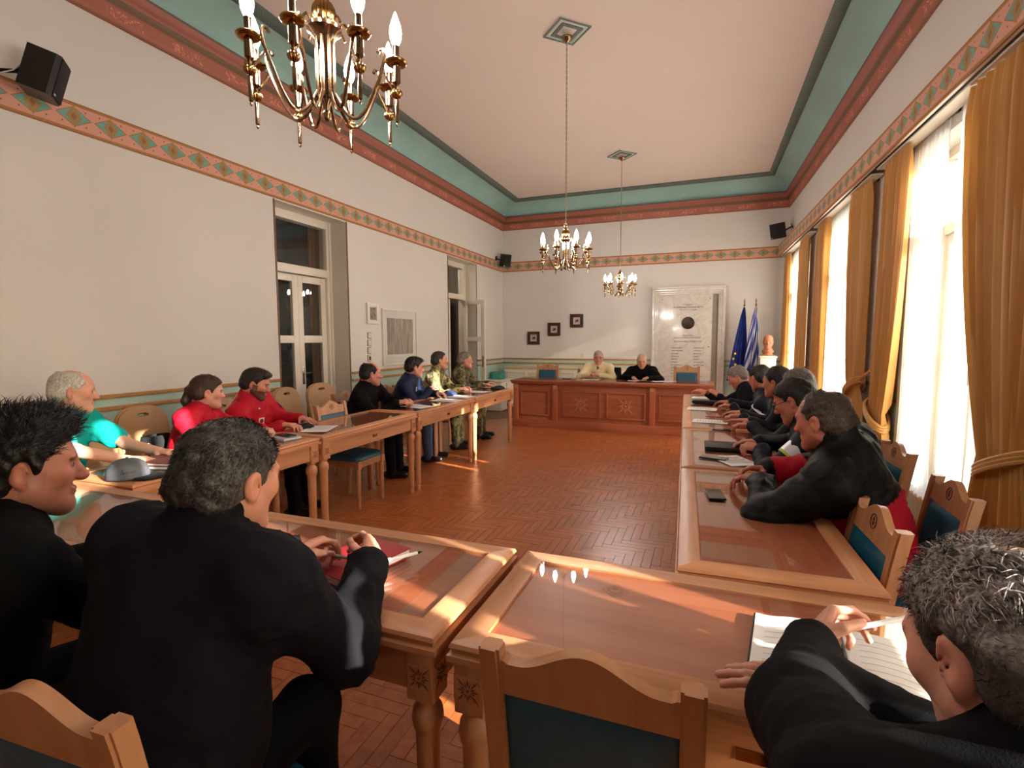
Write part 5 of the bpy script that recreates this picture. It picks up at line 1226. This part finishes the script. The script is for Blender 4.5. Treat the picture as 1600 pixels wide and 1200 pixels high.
T4 = person('bald', 'balding man in a dark jacket leaning with clasped hands', (-3.30, 4.515, 1.12), (48, -6), (-3.54, 4.58), 15,
    ((-2.95, 4.46, .835), (.85, .35, .1), (-.1, .5, -.8), 'clasp'), ((-2.95, 4.62, .835), (.85, -.30, .1), (-.1, -.5, -.8), 'clasp'), '120d0c', 'mid', 1.08, 1.1, '1c1512',
    short_h(t=.010, bald=[((0, .06, .09), (.068, .080, .062)), ((0, -.02, .13), (.055, .06, .040))]), skin='c88a74', top='cloth', collar=.02, trs='16161a')
T5 = person('blue', 'dark-haired man in a navy jacket and jeans', (-3.30, 5.38, 1.145), (46, -8), (-3.54, 5.38), 12,
    ((-3.08, 5.34, .88), (.55, .6, .55), (-.2, .5, -.8), 'fist'), ((-3.06, 5.50, .83), (.9, -.2, 0), DN, 'relax'), '17203f', 'mid', 1.05, 1.05, '15100e',
    short_h(t=.014, top=(0, .05, .09, (.06, .05, .03))), skin='c98c76', top='nylon', collar=.022, trs='4a587a')
CL = (lambda P, I: np.tile(np.array([1.5, 1.45, 1.25]), (len(P), 1)))
T6 = person('camo1', 'man in light camouflage uniform with short dark hair', (-3.35, 6.10, 1.20), (40, 0), (-3.54, 6.10), 15,
    ((-3.03, 6.00, .83), (.9, .3, .1), (-.1, .3, -.9), 'clasp'), ((-3.03, 6.18, .83), (.9, -.2, .1), (-.1, -.3, -.9), 'clasp'), 'ffffff', 'mid', 1.0, 1.0, '1f1a17',
    short_h(t=.006, grey=('5f574f', .4), line=.012), skin='cf947e', top='camo', colfn=CL, collar=.018, trs='ffffff', trmat='camo')
T7 = person('camo2', 'grey-haired man in dark camouflage uniform near the open door', (-3.35, 6.885, 1.17), (34, -2), (-3.54, 6.88), 12,
    ((-3.03, 6.78, .83), (.95, .2, 0), DN, 'relax'), ((-3.03, 7.0, .83), (.95, -.1, 0), DN, 'relax'), 'ffffff', 'mid', 1.05, 1.05, '6e655c',
    short_h(t=.006, grey=('a29a90', .5), line=.008), skin='cc9079', top='camo', collar=.018, trs='ffffff', trmat='camo', colfn=lambda P, I: np.tile(np.array([.8, .8, .75]), (len(P), 1)))
D1 = person('desk1', 'grey-haired man in a cream V-neck sweater behind the desk', (-1.76, 8.93, 1.155), (281, -3), (-1.76, 9.12), 272,
    ((-1.83, 8.66, .875), (.55, -.75, .2), (.5, .3, -.8), 'clasp'), ((-1.70, 8.66, .875), (-.55, -.75, .2), (-.5, .3, -.8), 'clasp'), 'e0cfa4', 'far', 1.08, 1.05, '8f8983',
    short_h(t=.007, grey=('b8b4ae', .6)), skin='c98b74', collar=.012, glasses=True, elb=((-.9, 0, -.4), (.9, 0, -.4)))
D2 = person('desk2', 'white-haired man in a black sweater behind the desk', (-1.015, 8.93, 1.105), (276, -12), (-1.02, 9.12), 270,
    ((-1.12, 8.62, .845), (.3, -.9, 0), DN, 'relax'), ((-.88, 8.62, .845), (-.3, -.9, 0), DN, 'relax'), '0e0e10', 'far', 1.08, 1.1, 'b6b0a8',
    short_h(t=.006, bald=[((0, .06, .09), (.05, .055, .045))]), skin='cf9880', collar=.014, elb=((-.9, 0, -.4), (.9, 0, -.4)))
def redblack(P, I):
    c = np.tile(L3('090808'), (len(P), 1)); hipc, NB, RT = I['frame']; L = (P-hipc)@RT.T; ln = np.linalg.norm(NB-hipc)
    arm = np.zeros(len(P), bool)
    for nm in 'RL':
        Sh, E_, W = I['arms'][nm]; arm |= (pd(P, cap(Sh, E_, .085, .075)) < 0) & (L[:, 2] < ln*.80) | (pd(P, cap(E_, W, .08, .07)) < 0)
    m = (L[:, 2] < ln*.60+.10*np.abs(L[:, 0])/.2*0) & ~arm; c[m] = L3('a8142a')
    Sh, E_, W = I['arms']['R']; m2 = (pd(P, cap(E_+(W-E_)*.15, E_+(W-E_)*.75, .075)) < 0); c[m2] = L3('a8142a'); return c
R1 = person('r1', 'man in a black and red jacket nearest on the right row', (.46, 2.42, 1.14), (142, -12), (.68, 2.46), 160,
    ((.30, 2.76, .84), (-.93, -.30, .05), (-.1, -.3, -.9), 'relax'), ((.25, 2.47, .845), (-.80, .58, .06), (-.15, -.1, -.95), 'relax'), '141214', 'near', 1.20, 1.12, '33271f',
    short_h(t=.007, grey=('7a6a5c', .4), bald=[((0, -.05, .13), (.032, .035, .03)), ((.05, .07, .08), (.03, .04, .04)), ((-.05, .07, .08), (.03, .04, .04))]), skin='b8745e', top='nylon', collar=.036, wrinkle=.0085, ab=1.2, nb_up=.015, colfn=redblack, elb=((.2, .8, -.6), (-.35, -.8, -.5)), strands=2500)
R2 = person('r2', 'dark-haired man with glasses in a navy jacket with reflective stripes, writing', (.47, 3.24, 1.13), (156, -26), (.72, 3.28), 168,
    ((.32, 3.50, .835), (-.95, -.1, 0), DN, 'relax'), ((.32, 3.22, .845), (-.85, .35, .1), (.1, .3, -.9), 'pen'), '0e1320', 'mid', 1.08, 1.05, '191310',
    short_h(t=.010), skin='b8745e', top='nylon', collar=.024, glasses=True, elb=((.2, .8, -.6), (-.1, -.8, -.5)))
R3 = person('r3', 'grey-haired man behind the man with glasses on the right row', (.60, 4.04, 1.145), (146, -8), (.72, 4.02), 170,
    ((.34, 4.36, .84), (-.95, .2, 0), DN, 'flat'), ((.33, 4.12, .84), (-.9, .35, 0), DN, 'relax'), '11141c', 'mid', 1.05, 1.05, '57504b',
    short_h(t=.010, grey=('8f8984', .5)), skin='b8745e', top='nylon', collar=.02)
R4 = person('r4', 'black-haired man fourth along the right row, mostly hidden', (.535, 4.57, 1.13), (150, -8), (.71, 4.60), 172,
    ((.30, 4.82, .84), (-.95, .1, 0), DN, 'relax'), ((.30, 4.60, .84), (-.95, .1, 0), DN, 'relax'), '10131b', 'far', 1.0, 1.0, '120e0c', short_h(t=.012), skin='bb7862', top='nylon')
R5 = person('r5', 'man with thinning dark hair and a reflective shoulder band on the right row', (.475, 5.31, 1.11), (130, -20), (.66, 5.40), 168,
    ((.24, 5.60, .84), (-.95, .1, 0), DN, 'relax'), ((.26, 5.30, .84), (-.9, .3, 0), DN, 'relax'), '0d111c', 'far', 1.08, 1.05, '1a1411',
    short_h(t=.008, bald=[((0, -.02, .13), (.04, .05, .034))]), skin='bb7862', top='nylon')
R6 = person('r6', 'farthest man of the right row, grey-haired, bowing his head', (.335, 6.18, 1.055), (172, -32), (.56, 6.12), 176,
    ((.02, 6.28, .86), (-.9, .1, .3), (0, .4, -.8), 'relax'), ((.15, 5.95, .86), (-.7, .3, .5), (0, .3, -.8), 'relax'), '13141c', 'far', 1.0, 1.0, '6b6058',
    short_h(t=.008, grey=('9a8f84', .5)), skin='c07d66', top='cloth')
# dark padded jacket hung on the woman's chair
o = thing('jacket_on_chair', 'black and grey padded jacket hung on the chair of the woman in red', 'jacket', (-3.70, 2.50, .46)); MB().grid(lambda u, v: (.06*math.cos(u*2*PI)*(1.1-.25*v), .11*math.sin(u*2*PI)*(.85+.12*math.sin(v*9)), .34*v), 32, 14, wrap=True).build('shell', 'black_cloth', o, smooth=60); MB().grid(lambda u, v: (.068*math.cos(.5-u*2.2)*(1.1-.25*v), -.122*math.sin(.5+u*1.2)*(.85+.12*math.sin(v*9)), .04+.26*v), 12, 10).build('lining', 'steel', o, smooth=60)
# badges and bands
bv = garment_bvh(T3); hipc, NB, RT = T3['frame']; ctr = hipc+(NB-hipc)*.68
patch(T3, ctr+RT[1]*.2+RT[0]*.085+RT[2]*.0, .036, 'paper', 'chest_patch', 1, 4, bv=bv); patch(T3, ctr+RT[1]*.2+RT[0]*.085, .018, 'red_cover', 'chest_emblem', 1, 12, bv=bv, d=.006)
patch(T3, T3['arms']['L'][0]*.6+T3['arms']['L'][1]*.4+RT[1]*.1-RT[0]*.03, .034, 'flag_blue', 'sleeve_badge', 1.1, 20, bv=bv); patch(T3, T3['arms']['L'][0]*.6+T3['arms']['L'][1]*.4+RT[1]*.1-RT[0]*.03, .022, 'red_cover', 'badge_emblem', 1.1, 16, bv=bv, d=.006)
patch(T3, T3['arms']['R'][0]*.75+T3['arms']['R'][1]*.25+RT[0]*.1+RT[1]*.04, .036, 'gold_brass', 'sleeve_badge', 1, 20, bv=bv); patch(T3, T3['arms']['R'][0]*.75+T3['arms']['R'][1]*.25+RT[0]*.1+RT[1]*.04, .02, 'bronze', 'badge_emblem', 1, 16, bv=bv, d=.006)
patch(T3, NB-RT[2]*.06+RT[1]*.12+RT[0]*.05, .010, 'paper', 'collar_tag', .6, 4, bv=bv)
for I in (D1,): 
    b5 = garment_bvh(I); patch(I, I['NB']+I['frame'][2][1]*.1-I['frame'][2][2]*.03, .03, 'maroon_cover', 'shirt_collar', 1.6, 3, bv=b5)
b5 = garment_bvh(T5); patch(T5, T5['NB']+T5['frame'][2][1]*.14-T5['frame'][2][2]*.10+T5['frame'][2][0]*.03, .022, 'flag_white', 'chest_patch', 1.8, 4, bv=b5)
band(R2, 'L', .18, .42, .074, 'reflective'); band(R2, 'L', .13, .18, .073, 'hivis_yellow', 'hivis_edge'); band(R2, 'L', .42, .47, .073, 'hivis_yellow', 'hivis_edge')
band(R2, 'R', .20, .40, .074, 'reflective'); band(R5, 'L', .05, .25, .076, 'reflective'); band(R5, 'L', .5, .75, .070, 'reflective')
# watch on the writing man's wrist
Sh, E_, W = Rm['arms']['L']; wp = W+(E_-W)*.03-Rm['base']; dd = unit(W-E_); u1 = unit(np.cross(dd, [0, 0, 1])); u2 = np.cross(dd, u1)
MB().tube([tuple(wp+(u1*math.cos(k*PI/8)+u2*math.sin(k*PI/8))*.031) for k in range(16)], .005, 6, closed=True).build('bracelet', 'dark_metal', Rm['P'])
# terracotta bust: a head grown from the same field
def bust():
    hd = np.array([1.045, 10.30, 1.42]); f = az(262); r = unit(np.cross(f, [0, 0, 1])); R = np.array([r, f, [0, 0, 1.]]); T = lambda q: hd+1.0*(q@R); Ti = lambda P: (P-hd)@R.T
    o = head_ops(T, T(np.array([0, -.03, -.15])), dict(R=R)); o += [('u', ell(T(np.array([0, -.02, .045])), (.082, .105, .085), R), .01), ('u', ell(T(np.array([0, -.02, -.17])), (.10, .075, .05), R), .04), ('u', cap(T(np.array([0, -.02, -.20])), T(np.array([0, -.02, -.235])), .07, .085), .02)]
    lo, hi = bounds(o); b = (1.045, 10.30, 1.17); o_ = thing('bust', 'small terracotta portrait bust on the cream pedestal', 'bust', b)
    vf = extract(o, .009, lo, hi); m_ = vf[0][:, 2] > 1.168; vf[0][~m_, 2] = 1.1705; mkmesh('portrait', [vf], 'terracotta', (1, 1, 1), b, o_); MB().box(-.1, .1, -.09, .09, 0, .02, b=.004).build('foot', 'terracotta', o_)
bust()
# ---------------------------------------------------------------- small things
notebook(-1.0, 1.275, math.radians(-14), 'thick red notebook under the hands of the man in the black jacket', 'red_cover', .095, .135, .028)
pa = (A['tips']['L'][1]+A['tips']['L'][0][0])/2; d_ = unit((.95, .12, -.06))
pn = pen(*(pa+d_*.05), 0, 'silver pen held between the hands of the man in the black jacket'); pn.rotation_euler = Vector(d_).to_track_quat('X', 'Z').to_euler()
phone(-1.19, 1.20, .6, 'black phone under the left hand of the man in the black jacket'); pen(-.86, 1.30, TZ+.034, math.radians(55), 'white pen lying across the red notebook', 0, 'paper')
# open diary
o = thing('open_diary', 'open white ruled diary in front of the writing man', 'diary', (.30, 1.245, TZ), math.radians(-8), 'notebooks on the tables')
MB().box(-.185, .185, -.118, .118, 0, .003, b=.001).build('cover', 'folder_black', o)
for s in (-1, 1):
    def pg(u, v, s=s): return (s*(.002+.178*u), (v*2-1)*.113, .004+.014*math.sin(min(1, u*1.25)*PI)**.7*(1-u*.45)+.002)
    p_ = MB().grid(pg, 14, 8) ; ob = p_.build('page_block', 'paper', o)
    if s < 0:
        ob.data.flip_normals()
    m = MB()
    for k in range(8):
        y_ = -.09+k*.024; z_ = lambda u: pg(u, .5)[2]+.0006
        for q in range(6): u0, u1 = .15+q*.12, .27+q*.12; m.add([(s*(.002+.178*u0), y_, z_(u0)), (s*(.002+.178*u1), y_, z_(u1)), (s*(.002+.178*u1), y_+.0012, z_(u1)), (s*(.002+.178*u0), y_+.0012, z_(u0))], [(0, 1, 2, 3)])
    m.build('ruled_lines', 'paper_ink', ob, smooth=0)
MB().tube([(.0, .12, .006), (.003, 0, .010), (.006, -.08, .012), (.02, -.13, .008)], .0025, 6).build('ribbon', 'folder_black', o)
pt = (Rm['tips']['L'][1]+Rm['tips']['L'][0][0])/2; d_ = unit((.85, .25, .22)); pn = pen(*(pt+d_*.02), 0, 'white pen in the hand of the writing man', 0, 'paper'); pn.rotation_euler = Vector(d_).to_track_quat('X', 'Z').to_euler()
# cap on the left table
o = thing('cap', 'grey baseball cap lying on the left table', 'cap', (-2.74, 1.70, TZ), math.radians(25))
def crown(u, v):
    a = u*2*PI; t_ = v*PI/2; r = math.cos(t_)**.75; return (.098*r*math.cos(a)*(1+.012*math.cos(6*a)), .088*r*math.sin(a)*(1+.012*math.cos(6*a)), .010+.092*math.sin(t_)**.9)
MB().grid(crown, 48, 12, wrap=True).build('crown', 'cap_grey', o, smooth=60)
MB().grid(lambda u, v: (.07+(.105*v)*math.cos((u-.5)*2.2), .088*math.sin((u-.5)*2.3)*(1-.15*v), .012-.010*v*v+.004), 16, 6).grid(lambda u, v: (.07+(.105*v)*math.cos((u-.5)*2.2), -.088*math.sin((u-.5)*2.3)*(1-.15*v), .008-.010*v*v+.004), 16, 6).build('peak', 'black_cloth', o)
MB().sphere((0, 0, .103), .008, 8).build('button', 'cap_grey', o)
def on_cap(a, v): p = Vector(crown(a/360 % 1, v)); n = Vector((p.x, p.y, .02)).normalized(); return tuple(p+n*.001)
m = MB()
for k, pts in enumerate(([(-72, .34), (-76, .30), (-72, .25), (-68, .21), (-73, .17), (-77, .20)], [(-64, .20), (-62, .27), (-60, .19), (-57, .27), (-55, .18)], [(-52, .26), (-50, .19), (-46, .27), (-44, .20), (-40, .25), (-36, .24)])): m.tube([on_cap(a, v) for a, v in pts], .0014, 5)
m.build('script_print', 'folder_black', o)
notebook(-2.86, 2.02, math.radians(15), 'grey folder under the maroon folder on the left table', 'grey_cover', .13, .17, .018, cat='folder'); notebook(-2.86, 2.02, math.radians(13), 'maroon folder on the left table beside the cap', 'maroon_cover', .125, .165, .016, TZ+.0185, cat='folder')
notebook(-2.80, 2.80, math.radians(78), 'closed silver laptop-like notebook by the bearded man', 'silver_plastic', .07, .10, .016); phone(-2.80, 2.81, 1.4, 'black phone on the silver notebook', TZ+.017)
o = thing('gloves', 'crumpled black gloves under the bearded man\'s hand', 'gloves', (-2.99, 3.20, TZ), .3); MB().grid(lambda u, v: ((.06+.012*math.sin(9*u*PI))*math.cos(u*2*PI)*math.sin(v*PI/2+.001), .085*math.sin(u*2*PI)*math.sin(v*PI/2+.001), .028*math.cos(v*PI/2)*(1+.3*math.sin(u*14))+.001), 32, 7, wrap=True).build('leather', 'black_cloth', o)
paper(-2.84, 3.20, .4, 'white sheet beside the gloves on the left table'); paper(-2.82, 4.64, 1.3, 'white sheet under the clasped hands of the balding man', .11, .16); paper(-2.78, 5.22, 1.6, 'white sheets spread before the man in the navy jacket', .12, .17); paper(-2.80, 5.62, 1.5, 'white sheet in the sunlight on the left row', .12, .16); paper(-2.86, 6.22, 1.5, 'white pad before the man in light camouflage', .11, .15); paper(-2.86, 6.92, 1.4, 'white sheet before the man in dark camouflage', .11, .15)
o = thing('blue_jacket_bundle', 'crumpled navy cloth lying on the left row table', 'cloth', (-3.02, 5.72, TZ), .2); MB().grid(lambda u, v: ((.09+.015*math.sin(7*u*2*PI))*math.cos(u*2*PI)*math.sin(v*PI/2+.001), .16*math.sin(u*2*PI)*math.sin(v*PI/2+.001), .05*math.cos(v*PI/2)*(1+.25*math.sin(u*19))+.001), 40, 8, wrap=True).build('folds', 'navy_cloth', o)
o = thing('beret', 'black beret at the far end of the left row', 'beret', (-2.76, 6.70, TZ), .2); MB().grid(lambda u, v: ((.10+.008*math.sin(3*u*2*PI))*math.cos(u*2*PI)*math.sin(v*PI/2+.001), .125*math.sin(u*2*PI)*math.sin(v*PI/2+.001), .04*math.cos(v*PI/2)**.7*(1+.15*math.sin(u*11))+.001), 36, 8, wrap=True).build('felt', 'black_cloth', o)
o = thing('plastic_cup', 'clear plastic cup at the far corner of the left row', 'cup', (-2.64, 6.80, TZ)); MB().lathe([(.020, 0), (.026, .075), (.028, .077), (.026, .074), (.019, .003)], 18, cap=False).build('wall', 'clear_cup', o); MB().lathe([(.0, .001), (.0195, .001), (.0195, .003), (0, .003)], 18, cap=False).build('bottom', 'clear_cup', o)
phone(.055, 2.42, .15, 'black phone on the near table of the right row')
o = thing('book_black', 'black folder before the man with glasses', 'folder', (.16, 3.52, TZ), math.radians(92), 'notebooks on the tables'); MB().box(-.11, .11, -.15, .15, 0, .022, b=.003).build('cover', 'folder_black', o); MB().box(-.10, .112, -.145, .145, .004, .018).build('pages', 'paper', o, smooth=0)
paper(.17, 3.16, .5, 'white sheet under the pen of the man with glasses', .09, .12); phone(.06, 3.18, 1.3, 'dark phone lying beside the white sheet on the right row')
phone(.14, 4.20, 1.5, 'black phone under the spread hands on the right row'); paper(.05, 4.62, 1.5, 'white sheet with a white cup mark on the right row', .10, .14); pen(.08, 4.85, TZ+.006, 3.1, 'dark red pen on the right row', 0, 'maroon_cover')
o = thing('black_bag', 'long flat black case near the far end of the right row', 'case', (.10, 5.85, TZ), math.radians(4)); MB().box(-.20, .26, -.055, .055, 0, .04, b=.014).build('body', 'black_cloth', o); MB().sphere((-.20, 0, .022), (.03, .05, .022), 10).build('end_knob', 'black_cloth', o)
paper(-.02, 5.42, 1.5, 'white sheet with lines on the third right row table', .10, .14); paper(.0, 6.45, 1.5, 'white sheet at the far end of the right row', .10, .14)
DZ = .8062
paper(-1.78, 8.42, 0, 'white sheet before the man in the cream sweater', .14, .10, z=DZ); paper(-1.05, 8.42, .1, 'white sheet before the man in the black sweater', .12, .09, z=DZ); paper(-.62, 8.44, .5, 'white papers spread on the right part of the desk', .18, .11, z=DZ)
phone(-2.20, 8.45, 1.2, 'black phone lying on the desk', DZ); notebook(-.88, 8.30, 1.5, 'small black notebook on the desk', 'folder_black', .05, .09, .012, DZ); 
o = thing('jacket_on_chair', 'black jacket hung over the chair of the man in the cream sweater', 'jacket', (-1.48, 9.30, .55)); MB().grid(lambda u, v: (.075*math.cos(u*2*PI)*(1.2-.4*v), .10*math.sin(u*2*PI)*(.7+.3*math.sin(v*6)), .42*v), 24, 10, wrap=True).build('cloth', 'black_cloth', o, smooth=60)
